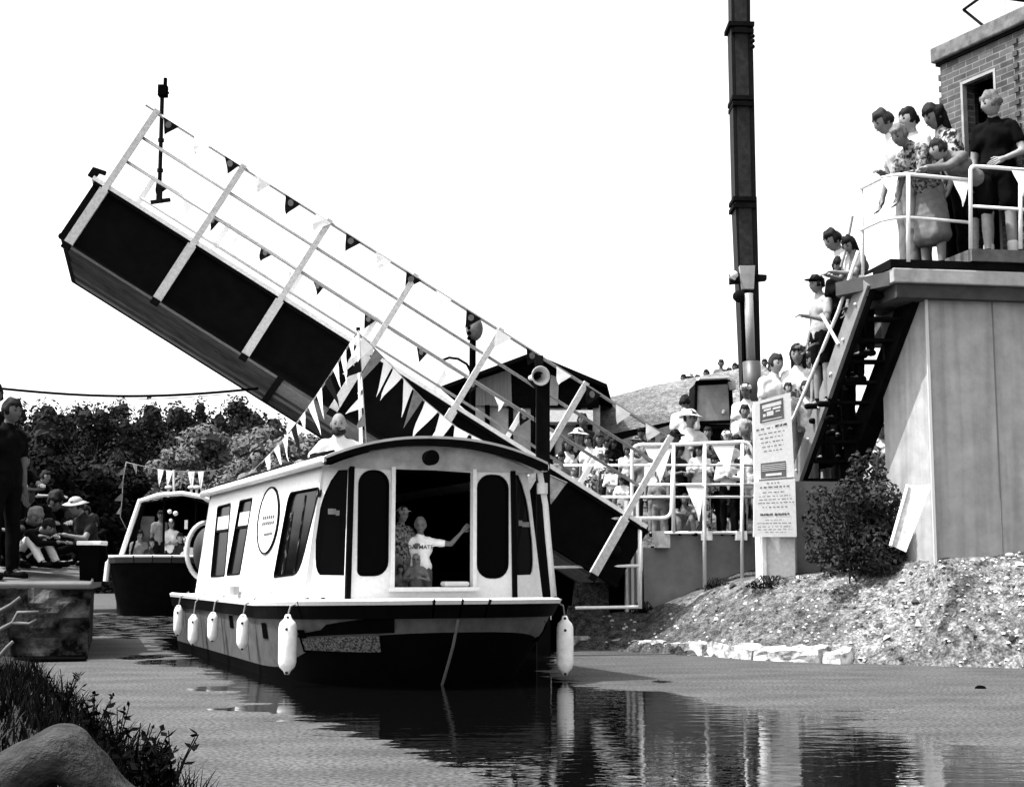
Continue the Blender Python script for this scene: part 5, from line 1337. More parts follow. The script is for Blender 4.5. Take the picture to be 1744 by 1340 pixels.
def trees():
    rr = random.Random(3)
    tops = [(8, 700), (40, 694), (68, 700), (95, 690), (118, 699), (142, 696), (160, 688), (182, 702), (203, 686), (228, 712), (250, 700), (272, 688), (300, 694), (322, 700), (345, 686), (372, 700), (396, 686), (418, 690), (438, 704), (458, 712)]
    desc = ['leftmost', 'second', 'third', 'fourth', 'fifth', 'sixth', 'seventh', 'eighth', 'ninth', 'tenth', 'eleventh', 'twelfth', 'thirteenth', 'fourteenth', 'fifteenth', 'sixteenth', 'seventeenth', 'eighteenth', 'nineteenth', 'twentieth']
    for i, (px, py) in enumerate(tops):
        Y = 62 + (i % 3) * 2.5; p = at(px, py, Y); z0 = ground(p.x, Y) - .2
        tree('poplar_tree', 'dark upright tree, %s from the left in the row beyond the canal' % desc[i], 'tree', (p.x, Y, z0), p.z - z0 + .2, 3.3 + (i % 4) * .3, LEAF_D, 7000, .095, 'poplar', 40 + i, 'row of dark trees on the left horizon')
    for i, (px, py, wpx, Y, lab) in enumerate([(300, 752, 130, 44, 'rounded grey-leaved tree behind the narrowboat bunting'), (365, 712, 190, 47, 'broad grey-leaved tree in front of the dark row'), (450, 700, 190, 45, 'tall grey-leaved tree under the raised bridge'), (515, 735, 170, 43, 'grey-leaved tree right behind the white boat roof'), (425, 775, 150, 41, 'low grey-leaved tree just above the boat roof rail')]):
        p = at(px, py, Y); z0 = 1.0; w_ = wpx * Y / FPX
        tree('leafy_tree', lab, 'tree', (p.x, Y, z0 - .3), p.z - z0 + .3, w_, LEAF_G, 9500, .085, 'round', 70 + i)
    # dark hedge masses on the left bank
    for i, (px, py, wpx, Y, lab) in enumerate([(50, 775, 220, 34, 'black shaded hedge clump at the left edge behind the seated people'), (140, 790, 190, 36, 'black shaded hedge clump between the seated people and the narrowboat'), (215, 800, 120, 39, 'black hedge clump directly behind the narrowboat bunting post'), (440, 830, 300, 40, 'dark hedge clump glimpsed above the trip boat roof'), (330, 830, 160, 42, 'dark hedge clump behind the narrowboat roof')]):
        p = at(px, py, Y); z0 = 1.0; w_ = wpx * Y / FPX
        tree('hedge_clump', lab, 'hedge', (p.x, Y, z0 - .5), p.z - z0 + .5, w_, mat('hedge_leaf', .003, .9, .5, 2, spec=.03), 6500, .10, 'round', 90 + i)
trees()
def bush(name, label, base, cs, m, n, size, seed):
    rr = random.Random(seed); t = thing(name, label, 'bush', base)
    b = MB(); leaf_cloud(b, cs, n, size, rr); b.build('foliage', m, t, True, recalc=False)
    b = MB()
    for k in range(14):
        c, r = cs[k % len(cs)]; q = Vector(c) + Vector((rr.uniform(-r[0], r[0]) * .8, rr.uniform(-r[1], r[1]) * .5, r[2] * .7)); b.tube([(base[0] + rr.uniform(-.2, .2), base[1], base[2] - .2), q.lerp(Vector(base), .5) + Vector((0, 0, .1)), q], .012, 5, .004)
    b.build('stems', BARK, t, True)
def bushes():
    rr = random.Random(8); cs = []
    for px, py, r in ((1395, 850, .16), (1420, 880, .22), (1450, 850, .26), (1470, 900, .34), (1500, 850, .24), (1490, 930, .34), (1440, 930, .30), (1400, 930, .2), (1520, 910, .26), (1470, 810, .2), (1560, 945, .22), (1580, 960, .14), (1510, 880, .25), (1380, 880, .10), (1368, 838, .06), (1378, 905, .09), (1415, 960, .14), (1462, 785, .12), (1482, 772, .08), (1530, 870, .14), (1545, 925, .12), (1440, 835, .12), (1500, 805, .10), (1388, 945, .12), (1520, 960, .16)):
        p = at(px, py, 16.75 + rr.uniform(-.3, .3)); cs.append((p, (r, r * .8, r)))
    bs = at(1470, 960, 16.8)
    bush('bramble_bush', 'dark leafy bramble bush growing at the foot of the stairs', (bs.x, bs.y, .8), cs, LEAF_B, 9500, .030, 5)
    # low tufts along the wall foot
    for i, (px, py, lab) in enumerate([(1095, 1046, 'small dark tuft of weeds at the left foot of the concrete abutment'), (1215, 1018, 'small dark tuft of weeds at the foot of the abutment under the sloping kerb'), (1310, 985, 'small dark tuft of weeds under the white sign pillar')]):
        Yt = (18.85, 18.3, 17.25)[i]; p = at(px, py, Yt); p.z = ground(p.x, Yt) + .02; cs = [((p.x + rr.uniform(-.2, .2), p.y, p.z), (.12, .1, .05)) for _ in range(4)]
        bush('weed_tuft', lab, (p.x, p.y, p.z), cs, REED, 220, .02, 30 + i)
bushes()
def fore_plants():
    rr = random.Random(21)
    # bank vegetation in the foreground, dark against the weed film
    blades = MB(); pale = MB()
    def blade(b, p, h, w_, lean):
        d = Vector((lean[0], lean[1], 0)); n = 4; q = []
        s_ = Vector((rr.uniform(-1, 1), rr.uniform(-.3, .3), 0)).normalized() * w_
        for k in range(n + 1):
            u = k / n; c = Vector(p) + Vector((0, 0, h * u)) + d * u * u * h; ww = s_ * (1 - u) ** .7
            q.append((c - ww, c + ww))
        for k in range(n): b.quad(q[k][0], q[k][1], q[k + 1][1], q[k + 1][0])
    for _ in range(9000):
        y = 2.6 + 11.4 * rr.random() ** 1.6; l = interp(LEFT, y); off = rr.random() ** 1.6 * 2.6 - .12
        x = l - off; z = max(.0, ground(x, y)); h = rr.uniform(.05, .19) * (1.25 if off < .3 else .8)
        blade(blades if rr.random() < .965 else pale, (x, y, z), h, rr.uniform(.003, .008), (rr.uniform(-.5, .6), rr.uniform(-.5, .5)))
    setp(blades.build('bank_grass', REED, recalc=False), 'dark grass and weeds covering the near left bank', 'grass', kind='stuff')
    setp(pale.build('dry_grass', mat('dry_blade', .03, .9, .3, 6), recalc=False), 'scattered dry pale blades among the dark bank grass', 'grass', kind='stuff')
    # broad leaved plants on the edge
    for i, (px, py, hpx, lab) in enumerate([(292, 1330, 95, 'tall dark leafy plant furthest right on the near bank, beside the water'), (262, 1335, 80, 'dark bushy plant just left of the furthest right plant on the bank'), (228, 1325, 110, 'dark leafy plant between the knee and the water edge'), (200, 1270, 80, 'dark sprawling plant behind the knee on the bank edge'), (160, 1240, 70, 'dark plant directly above the seated knee'), (110, 1200, 70, 'dark plant at the bend of the near bank edge'), (265, 1290, 60, 'thin dark plant leaning over the weed covered water')]):
        y = {1330: 5.0, 1335: 4.9, 1325: 5.2, 1270: 6.0, 1240: 6.8, 1200: 8.2, 1290: 5.6}[py]
        p = at(px, py, y); base = (p.x, y, max(-.02, p.z - .05)); h = hpx / FPX * y
        t = thing('bank_plant', lab, 'plant', base, 0, 'plants on the near bank')
        b = MB(); lf = MB()
        for k in range(9):
            a = rr.uniform(0, 6.28); tip = Vector((math.cos(a) * h * .45, math.sin(a) * h * .3, h * rr.uniform(.6, 1.1))); b.tube([(0, 0, 0), tip * .5 + Vector((0, 0, .02)), tip], .004, 5, .002)
            for j in range(9):
                u = rr.uniform(.25, 1); c = tip * u; s_ = rr.uniform(.012, .028); e1 = Vector((rr.uniform(-1, 1), rr.uniform(-1, 1), rr.uniform(-.5, .8))).normalized(); e2 = e1.cross(Vector((rr.uniform(-1, 1), rr.uniform(-1, 1), 1))).normalized()
                lf.quad(c, c + e1 * s_ * .8 + e2 * s_ * .5, c + e1 * s_ * 1.8, c + e1 * s_ * .8 - e2 * s_ * .5)
        b.build('stems', REED, t); lf.build('leaves', REED, t, recalc=False)
    # bent pale stalks on the far left
    for i, (pts, y, lab) in enumerate([([(0, 1040), (18, 1030), (34, 1017)], 9, 'pale bent stalk at the left edge in front of the stone landing'), ([(0, 1072), (22, 1060), (30, 1043), (66, 1042)], 8.8, 'pale forked stalk below the topmost stalk at the left edge'), ([(0, 1116), (12, 1102), (22, 1092)], 8.4, 'short pale stalk lowest at the left edge')]):
        P = [at(px, py, y) for px, py in pts]; t = thing('bent_stalk', lab, 'stalk', P[0], 0, 'pale stalks at the left edge')
        b = MB(); b.tube([P[0] + Vector((-.1, 0, -.03))] + P, .016, 7, .010)
        if i == 1: b.tube([P[1], at(50, 1062, y), at(62, 1054, y)], .014, 6, .006)
        b.build('stalk', REEDL, t, True, smooth=True)
    # tiny stones on the gravel bank
    st = MB(); dk = MB()
    for _ in range(8200):
        y = rr.uniform(14.6, 18.9); x = rr.uniform(1.0, 9); r_ = interp(RIGHT, y)
        if x < r_ + .03: continue
        if y > lin(YB, x) - .03: continue
        if rr.random() > .25 + .75 * sm(2.5, 5.5, x): continue
        z = ground(x, y); s_ = rr.uniform(.006, .022) * (1.9 if rr.random() < .05 else 1)
        Mq = Matrix.Translation((x, y, z + s_ * .15)) @ Matrix.Rotation(rr.uniform(0, 3), 4, 'Z') @ Matrix.Rotation(rr.uniform(-.6, .6), 4, 'X')
        (st if rr.random() < .5 + .2 * sm(3, 5.5, x) else dk).ell((0, 0, 0), (s_ * rr.uniform(.8, 1.5), s_, s_ * .6), None, 5, 4) if False else (st if rr.random() < .5 + .2 * sm(3, 5.5, x) else dk).box((0, 0, 0), (s_ * 2 * rr.uniform(.7, 1.5), s_ * 2, s_ * 1.1), Mq, taper=.45)
    setp(st.build('gravel', GRAV, recalc=False), 'loose pale stones scattered over the right bank', 'gravel', kind='stuff')
    setp(dk.build('clods', mat('dark_clod', .03, .95, .6, 9), recalc=False), 'loose dark clods scattered over the right bank', 'soil', kind='stuff')
    for i, (px, py, sz, lab) in enumerate([(1283, 1113, .06, 'dark lump lying in the gap of the white edging stones'), (1665, 1110, .07, 'pale rock at the right water edge near the frame edge'), (1725, 1075, .05, 'pale rock on the gravel above the right water edge'), (870 + 800, 1172, .05, 'dark stone breaking the weed film at the far right'), (1115, 1000, .05, 'small pale stone at the wall foot left of the pipe post')]):
        p = atz(px, py, 0) if py > 1105 else at(px, py, 16.2); 
        if py <= 1105: p = at(px, py, 16.0); p.z = ground(p.x, p.y) + .02
        t = setp(None or MB().ell((0, 0, 0), (sz, sz * .8, sz * .55), nu=9, nv=6).build('rock', GRAV if 'pale' in lab else BLACKM), lab, 'rock'); t.location = p
fore_plants()

# ------------------------------------------------------------------ people
def remesh(mb, voxel, smooth=2, wr=0.0, seed=0):
    me = bpy.data.meshes.new('tmp'); me.from_pydata([tuple(v) for v in mb.v], [], mb.f)
    o = bpy.data.objects.new('tmp', me); COL.objects.link(o)
    m = o.modifiers.new('r', 'REMESH'); m.mode = 'VOXEL'; m.voxel_size = voxel
    if smooth: k = o.modifiers.new('s', 'SMOOTH'); k.iterations = smooth; k.factor = .5
    dg = bpy.context.evaluated_depsgraph_get(); ev = o.evaluated_get(dg); r = ev.to_mesh()
    vs = [v.co.copy() for v in r.vertices]; fs = [tuple(p.vertices) for p in r.polygons]; nm = [v.normal.copy() for v in r.vertices]
    ev.to_mesh_clear(); bpy.data.objects.remove(o); bpy.data.meshes.remove(me)
    if wr:
        for i, v in enumerate(vs):
            n_ = noise.noise(Vector((v.x * 9 + seed, v.y * 9, v.z * 7))) + .5 * noise.noise(Vector((v.x * 22, v.y * 22 + seed, v.z * 14)))
            vs[i] = v + nm[i] * n_ * wr
    return vs, fs
V = Vector
def D3(x, y, z): return Vector((x, y, z)).normalized()
DOWN = D3(.10, -.03, -1)
def person_proto(name, P, hires=False):
    """P: pose and clothing. Person faces -Y, origin at the feet."""
    vox = .011 if hires else .017
    hip_z = P.get('hip', .92); lean = R(P.get('lean', 0)); sidel = R(P.get('side', 0)); fem = P.get('fem', False)
    up = V((math.sin(sidel), -math.sin(lean) * math.cos(sidel), math.cos(lean) * math.cos(sidel))); rt = V((math.cos(sidel), 0, -math.sin(sidel))); fw = rt.cross(up) * -1
    if fw.y > 0: fw = -fw
    hip = V(P.get('hipxy', (0, 0)) + (hip_z,)); 
    def T(a, b, c): return hip + rt * a + fw * b + up * c   # right(+x), forward, up
    sh_w = .150 if fem else .172
    waist, chest, neck0 = T(0, 0, .16), T(0, .0, .34), T(0, -.0, .50)
    hp, hy = R(P.get('head', (0, 0))[0]), R(P.get('head', (0, 0))[1])
    neck1 = neck0 + (up * .9 + fw * .25).normalized() * .085
    body = MB(); cl = MB(); lo = MB(); sh = MB()
    torso = [(T(-.05, 0, 0), T(.05, 0, 0), .115, .115), (T(-.04, 0, .14), T(.04, 0, .14), .10 if fem else .11, .10 if fem else .11), (T(-.07, .0, .33), T(.07, .0, .33), .112, .112), (T(-sh_w + .05, -.01, .43), T(sh_w - .05, -.01, .43), .078, .078),
             (T(0, 0, 0), T(0, 0, .16), .12, .11), (T(0, 0, .16), T(0, 0, .36), .11, .125), (T(-.05, 0, .3), T(-.03, 0, 0), .09, .10), (T(.05, 0, .3), T(.03, 0, 0), .09, .10)]
    for a, b, r1, r2 in torso: body.cap(a, b, r1 * .86, r2 * .86)
    if fem:
        for sx in (-1, 1): body.ell(T(sx * .065, .07, .32), .05); cl.ell(T(sx * .065, .085, .32), .066)
    body.cap(neck0 - up * .03, neck1, .058, .05)
    hands = []
    for k, sx in (('armL', 1), ('armR', -1)):
        a = P.get(k, (DOWN, DOWN)); ud, fd = [V((d.x * sx, d.y, d.z)) for d in a[:2]]
        s0 = T(sx * sh_w, -.005, .43); el = s0 + ud * .285; wr = el + fd * .245
        body.cap(s0, el, .050, .040); body.cap(el, wr, .040, .026)
        slv = P.get('sleeve', 'short')
        if slv == 'short': cl.cap(s0, s0 + ud * .17, .060, .056)
        elif slv == 'long': cl.cap(s0, el, .066, .054); cl.cap(el, wr, .054, .040)
        elif slv == 'none': cl.cap(s0 - rt * sx * .03, s0, .062, .060)
        hands.append((el, wr, fd, sx, a[2] if len(a) > 2 else None))
    legs = P.get('legs', ((V((.06, 0, -1)), V((.02, 0, -1))), (V((.06, 0, -1)), V((.02, 0, -1)))))
    bt = P.get('bottom', 'trousers'); pants = []
    feet = []
    for (td, sd_), sx in zip(legs, (1, -1)):
        td = V((td.x * sx, td.y, td.z)).normalized(); sd_ = V((sd_.x * sx, sd_.y, sd_.z)).normalized()
        h0 = hip + rt * sx * .085 - up * .02; kn = h0 + td * .43; an = kn + sd_ * .41
        body.cap(h0, kn, .080, .055); body.cap(kn, kn.lerp(an, .35), .055, .055); body.cap(kn.lerp(an, .35), an, .055, .036)
        if bt == 'trousers': lo.cap(h0, kn, .098, .074); lo.cap(kn, an + sd_ * -.03, .074, .058)
        elif bt == 'shorts': lo.cap(h0, h0.lerp(kn, .72), .103, .088)
        fdir = V((td.x * .3 + sx * .15, -1, -.05)) if abs(sd_.z) > .5 else V((sx * .1, -.55, .8)); fdir.normalize()
        feet.append((an, fdir, sd_))
        body.cap(an, an + fdir * .13 + sd_ * .035, .035, .028)
    if bt in ('skirt', 'longskirt'):
        ln = .50 if bt == 'skirt' else .72; n = 8
        axis_ = (V((0, 0, -1)) * .9 + (legs[0][0].normalized() + legs[1][0].normalized()) * .1).normalized()
        for k in range(n):
            u = k / (n - 1); c = hip + axis_ * (ln * u) ; r = .105 + .03 * u
            lo.cap(c - rt * (.05 + .045 * u), c + rt * (.05 + .045 * u), r, r)
    elif bt != 'none':
        lo.cap(T(-.06, 0, -.01), T(.06, 0, -.01), .122, .122); lo.cap(T(-.045, 0, .09), T(.045, 0, .09), .112, .112)
    # shirt
    hem = .02 if P.get('tucked', True) else -.10
    cl.cap(T(-.055, 0, hem + .06), T(.055, 0, hem + .06), .118 if P.get('tucked', True) else .135, .118 if P.get('tucked', True) else .135)
    for a, b, r1, r2 in torso[1:]: cl.cap(a, b, r1 * 1.04, r2 * 1.04) if (a - hip).dot(up) > .05 or (b - hip).dot(up) > .1 else None
    cl.cap(T(0, 0, .44), neck0 + up * .01, .085, .07)
    shoes = []
    for an, fdir, sd_ in feet:
        sh = MB(); shoes.append(sh)
        sh.cap(an + sd_ * .035 - fdir * .04, an + fdir * .15 + sd_ * .045, .045, .038); sh.cap(an - sd_ * .03, an + sd_ * .04, .046, .046)
        if P.get('socks'): pass
    bv, bf = remesh(body, vox, 2)
    B = MB(); B.add(bv, bf)
    # hands with five fingers
    for el, wr, fd, sx, hd in hands:
        d = (hd if hd is not None else fd).copy(); d = V((d.x * (sx if hd is not None else 1), d.y, d.z)).normalized()
        w_ = d.cross(V((0, -1, 0)) if abs(d.y) < .8 else V((0, 0, 1))).normalized(); nrm = w_.cross(d).normalized()
        if nrm.z > 0 and abs(d.y) > .5: nrm = -nrm
        B.cap(wr - d * .01, wr + d * .03, .027, .030, 8)
        for q in (-1, 0, 1): B.cap(wr + d * .02 + w_ * q * .018, wr + d * .085 + w_ * q * .024, .017, .014, 6)
        for q, L_ in ((-1.5, .062), (-.5, .076), (.5, .080), (1.5, .070)):
            f0 = wr + d * .088 + w_ * q * .019; f1 = f0 + (d + nrm * .25).normalized() * L_ * .5; f2 = f1 + (d * .7 + nrm * .75).normalized() * L_ * .5
            B.cap(f0, f1, .0088, .008, 6); B.cap(f1, f2, .008, .0065, 6)
        th0 = wr + d * .03 + w_ * sx * .026; th1 = th0 + (d * .7 + w_ * sx * .7 + nrm * .2).normalized() * .04; th2 = th1 + (d * .95 + w_ * sx * .2 + nrm * .3).normalized() * .03
        B.cap(th0, th1, .012, .0095, 6); B.cap(th1, th2, .0095, .0075, 6)
    # head
    hM = Matrix.Rotation(-lean * P.get('hfollow', .35) * -1, 3, 'X') @ Matrix.Rotation(hy, 3, 'Z') @ Matrix.Rotation(-hp, 3, 'X')
    hc = neck1 + up * .075 + fw * .03
    # head grid with features ; local: -y face, z up
    nu, nv = (36, 26) if hires else (26, 18)
    def hpnt(ph, th):
        x = math.cos(ph) * math.cos(th); y = math.cos(ph) * math.sin(th); z = math.sin(ph)
        rx, ry, rz = .075, .094, .115
        if z < 0: rx *= 1 + .28 * z * (1 if y < 0 else .6); ry *= 1 + .12 * z
        p = V((x * rx, y * ry, z * rz))
        if y < 0:
            fx, fz = p.x, p.z
            g = lambda cx, cz, sx, sz: math.exp(-((fx - cx) / sx) ** 2 - ((fz - cz) / sz) ** 2)
            p.y -= .024 * g(0, -.022, .012, .022) + .012 * g(0, .004, .009, .02)      # nose
            p.y += .013 * (g(.030, .006, .018, .012) + g(-.030, .006, .018, .012))      # sockets
            p.y -= .006 * (g(.028, .026, .024, .009) + g(-.028, .026, .024, .009))      # brow
            p.y -= .008 * g(0, -.055, .026, .010) + .010 * g(0, -.092, .022, .016)     # lips, chin
            p.y += .006 * g(0, -.070, .02, .006)
            p.y -= .005 * (g(.042, -.022, .016, .018) + g(-.042, -.022, .016, .018))
        return p
    vs = []; fs = []
    for i in range(nv + 1):
        ph = -math.pi / 2 + math.pi * i / nv
        for j in range(nu): vs.append(hc + hM @ hpnt(ph, 2 * math.pi * j / nu))
    for i in range(nv):
        for j in range(nu): fs.append((i * nu + j, i * nu + (j + 1) % nu, (i + 1) * nu + (j + 1) % nu, (i + 1) * nu + j))
    B.add(vs, fs)
    for sx in (-1, 1):
        B.ell(hc + hM @ V((sx * .077, .008, -.005)), (.010, .018, .030), hM, 8, 6)
    B.cur = 1
    for sx in (-1, 1):
        B.ell(hc + hM @ V((sx * .029, -.079, .007)), (.015, .008, .0095), hM, 8, 6)
        B.ell(hc + hM @ V((sx * .029, -.090, .028)), (.015, .003, .0022), hM, 8, 4)
    B.ell(hc + hM @ V((0, -.097, -.056)), (.020, .005, .0045 if not P.get('talk') else .009), hM, 8, 4)
    for sx in (-1, 1): B.ell(hc + hM @ V((sx * .007, -.112, -.036)), (.004, .003, .003), hM, 6, 4)
    if P.get('shades'):
        for sx in (-1, 1): B.ell(hc + hM @ V((sx * .031, -.094, .006)), (.027, .006, .021), hM, 10, 6)
        B.tube([hc + hM @ V((-.08, -.01, .012)), hc + hM @ V((-.055, -.088, .014)), hc + hM @ V((.055, -.088, .014)), hc + hM @ V((.08, -.01, .012))], .004, 5)
    root = thing(name, None, None)
    skin = B.build('body', [SK[0], EYE], root, smooth=True)
    cv, cf = remesh(cl, .016 if not hires else .012, 3, .012, 1); c = MB(); c.add(cv, cf); c.build(P.get('topname', 'shirt'), CL['w'], root, smooth=True)
    if lo.v:
        cv, cf = remesh(lo, .018 if not hires else .012, 3, .011, 4); c = MB(); c.add(cv, cf); c.build({'trousers': 'trousers', 'shorts': 'shorts'}.get(bt, 'skirt'), CL['g'], root, smooth=True)
    for sh in shoes: sh.build('shoe', CL['k'], root, smooth=True)
    if P.get('socks'):
        for an, fdir, sd_ in feet: s2 = MB(); s2.cap(an - sd_ * .14, an - sd_ * .02, .052, .044); s2.build('sock', CL['w'], root, smooth=True)
    # hair
    hair = P.get('hair', 'short'); top = hc + hM @ V((0, 0, .118))
    if hair != 'bald':
        h = MB(); vs = []; fs = []; rr = random.Random(hash(name) % 1000 if False else len(name))
        for i in range(nv + 1):
            ph = -math.pi / 2 + math.pi * i / nv
            for j in range(nu):
                th = 2 * math.pi * j / nu; p = hpnt(ph, th); y_ = math.sin(th) * math.cos(ph)
                hl = (.045 if y_ < -.25 else (-.02 if hair == 'short' else -.06)) 
                if hair != 'short' and y_ > -.25: hl = -.15
                edge_ = p.z > hl + .012 * math.sin(th * 7)
                k = 1.0 + (.22 if hair == 'short' else .28) * (1 + 1.0 * noise.noise(p * 26 + V((len(str(P)) * .37, 0, 0)))) if edge_ else .93
                vs.append(hc + hM @ (V((p.x * k, p.y * k + (.004 if edge_ else 0), p.z * (k if p.z > 0 else 1)))))
        for i in range(nv):
            for j in range(nu): fs.append((i * nu + j, i * nu + (j + 1) % nu, (i + 1) * nu + (j + 1) % nu, (i + 1) * nu + j))
        h.add(vs, fs)
        if hair == 'long': 
            for q in (-1, 0, 1): h.cap(hc + hM @ V((q * .045, .055, -.01)), hc + hM @ V((q * .055, .062, -.14)), .045, .035)
        h.build('hair', HR['b'], root, smooth=True)
    if P.get('beard'):
        h = MB()
        for a in range(-6, 7):
            th = R(-90 + a * 13); h.ell(hc + hM @ V((math.cos(th) * .058, math.sin(th) * .082 + .004, -.070 - .020 * math.cos(R(a * 13)))), (.018, .016, .028), hM, 8, 6)
        h.ell(hc + hM @ V((0, -.092, -.092)), (.034, .022, .034), hM)
        for sx in (-1, 1): h.ell(hc + hM @ V((sx * .018, -.104, -.043)), (.018, .008, .007), hM, 8, 5)
        h.build('beard', HR['k'], root, smooth=True)
    hat = P.get('hat')
    if hat == 'cap':
        h = MB(); h.ell(hc + hM @ V((0, .005, .055)), (.088, .105, .075), hM, 16, 10)
        h.add([hc + hM @ V((x * .075, y, z)) for z in (.052, .060) for x, y in ((-1, -.06), (-.8, -.135), (-.3, -.165), (.3, -.165), (.8, -.135), (1, -.06))], [(0, 1, 2, 3, 4, 5), (11, 10, 9, 8, 7, 6)] + [(i, i + 6, i + 7, i + 1) for i in range(5)])
        h.build('cap', CL['w'], root, smooth=False); top = hc + hM @ V((0, 0, .13))
    if hat == 'sunhat':
        h = MB(); h.ell(hc + hM @ V((0, .0, .065)), (.088, .100, .075), hM, 16, 10); n = 20
        rg = lambda r, z: [hc + hM @ V((math.cos(2 * math.pi * j / n) * r, math.sin(2 * math.pi * j / n) * r * 1.08, z + .012 * math.sin(4 * math.pi * j / n))) for j in range(n)]
        vs = rg(.075, .07) + rg(.165, .035) + rg(.165, .030) + rg(.075, .06); h.add(vs, [(a * n + j, a * n + (j + 1) % n, ((a + 1) % 4) * n + (j + 1) % n, ((a + 1) % 4) * n + j) for a in range(4) for j in range(n)])
        h.build('sun_hat', CL['w'], root, smooth=True); top = hc + hM @ V((0, 0, .14))
    root['_used'] = 0
    return {'root': root, 'top': top.copy(), 'hc': hc.copy(), 'used': False}
PEOPLE = []
def put(pr, label, px=None, py=None, Y=None, ground_z=None, rz=0, scale=None, skin=0, top='w', low='g', hair='b', hat='w', group=None, loc=None, shoes='k', name='person', sx=1):
    """place a figure so that its head top is seen at (px, py); only the first figure uses the prototype itself"""
    r = pr['root']
    if pr['used']: r = copy_tree(r)
    pr['used'] = True
    rot = Matrix.Rotation(rz, 3, 'Z')
    if loc is None:
        P = at(px, py, Y)
        if scale is None: scale = (P.z - ground_z) / pr['top'].z
        q = rot @ (pr['top'] * scale); loc = P - q
    else: scale = scale or 1
    r.location = loc; r.rotation_euler = (0, 0, rz); r.scale = (scale,) * 3
    mm = {'body': SK[skin], 'shirt': CL[top], 'trousers': CL[low], 'shorts': CL[low], 'skirt': CL[low], 'shoe': CL[shoes], 'hair': HR[hair], 'cap': CL[hat], 'sun_hat': CL[hat], 'beard': HR[hair]}
    for ch in r.children:
        k = ch.name.split('.')[0]
        if k in mm:
            ch.material_slots[0].link = 'OBJECT'; ch.material_slots[0].material = mm[k]
    if '_used' in r: del r['_used']
    setp(r, label, 'person', group); r.name = name
    return r
LF, LD = D3(.1, -.75, -.62), D3(-.1, -1, .1)
protos = {}
def PP(k, hires=False, **kw): protos[k] = person_proto('person', kw, hires); return protos[k]
PP('stand', arms=0)
PP('stand_cap', hat='cap', armL=(D3(.2, -.2, -1), D3(-.5, -1, .25)), armR=(D3(.2, .05, -1), D3(.1, -.3, -1)), bottom='shorts')
PP('stand_f', fem=True, hair='long', bottom='skirt', armL=(D3(.15, -.1, -1), D3(-.7, -.8, .1)), armR=(D3(.15, -.1, -1), D3(-.7, -.8, .1)), sleeve='short')
PP('stand_hat', hat='sunhat', armL=(D3(.3, -.3, -1), D3(-.8, -.7, .3)), armR=(D3(.3, -.3, -1), D3(-.8, -.7, .3)), sleeve='short')
PP('crossed', armL=(D3(.25, -.25, -1), D3(-1, -.5, .1)), armR=(D3(.25, -.25, -1), D3(-1, -.5, .25)), head=(0, 20), sleeve='long')
PP('lean_rail', lean=28, hip=.90, hipxy=(0, .1), armL=(D3(.2, -.7, -.6), D3(-.3, -1, 0)), armR=(D3(.2, -.7, -.6), D3(-.3, -1, 0)), sleeve='short', hfollow=-.1)
PP('climb', hip=.95, lean=12, legs=((V((.06, -.75, -.65)), V((0, .1, -1))), (V((.05, .12, -1)), V((0, .15, -1)))), armL=(D3(.3, -.8, -.3), D3(.2, -.8, .2)), armR=(D3(.1, .1, -1), D3(.1, -.3, -1)), bottom='trousers')
PP('look_down', lean=14, head=(-22, 25), armL=(D3(.2, -.5, -.8), D3(-.4, -1, .1)), armR=(D3(.2, -.5, -.8), D3(-.4, -1, .1)), hair='long', fem=True, bottom='trousers')
PP('sit_knees', hip=.14, lean=12, legs=((V((.15, -.75, .62)), V((.0, -.45, -.8))), (V((.15, -.7, .7)), V((.0, -.4, -.85)))), armL=(D3(.1, -.9, -.3), D3(-.6, -.8, -.1)), armR=(D3(.1, -.9, -.3), D3(-.6, -.8, -.1)))
PP('sit_hat', hip=.14, lean=20, hat='sunhat', legs=((V((.3, -.9, .25)), V((-.4, -.75, -.3))), (V((.3, -.8, .45)), V((-.2, -.6, -.6)))), armL=(D3(.3, -.5, -.8), D3(-.5, -1, .2)), armR=(D3(.4, .5, -.9), D3(.1, .2, -1)))
PP('sit_bent', hip=.14, lean=48, head=(-18, 0), legs=((V((.2, -.8, .5)), V((.0, -.5, -.7))), (V((.2, -.8, .5)), V((.0, -.5, -.7)))), armL=(D3(.1, -.8, -.5), D3(-.4, -1, .1)), armR=(D3(.1, -.8, -.5), D3(-.4, -1, .1)), sleeve='long')
PP('warden', lean=4, head=(-8, -40), armL=(D3(.35, .05, -1), D3(-.65, -.85, -.45)), armR=(D3(.18, .05, -1), D3(.0, -.3, -1)), bottom='shorts', socks=True, hfollow=0)
PP('peer', lean=16, side=6, head=(-15, 10), armL=(D3(.12, .05, -1), D3(0, -.25, -1)), armR=(D3(.12, -.05, -1), D3(0, -.3, -1)), hair='short')
PP('peer_f', lean=12, head=(-15, 5), armL=(D3(.12, .05, -1), D3(0, -.45, -1)), armR=(D3(.12, -.05, -1), D3(0, -.3, -1)), hair='long', fem=True, bottom='trousers')
PP('leaner', lean=34, head=(-12, 10), hipxy=(0, .12), armL=(D3(.2, -.25, -1), D3(-.1, -.8, -.2)), armR=(D3(.2, -.3, -.9), D3(-.3, -.8, .1)), bottom='skirt', sleeve='long', fem=True)
PP('stoop', lean=52, head=(10, 0), hipxy=(0, .15), armL=(D3(.15, -.75, -.5), D3(-.3, -1, -.1)), armR=(D3(.15, -.75, -.5), D3(-.3, -1, -.1)), bottom='shorts', sleeve='long')
PP('kid_wave', armL=(D3(1, -.2, -.12), D3(.72, -.25, .8)), armR=(D3(.3, -.1, -1), D3(-.2, -.6, -.6)), topname='shirt', bottom='shorts')
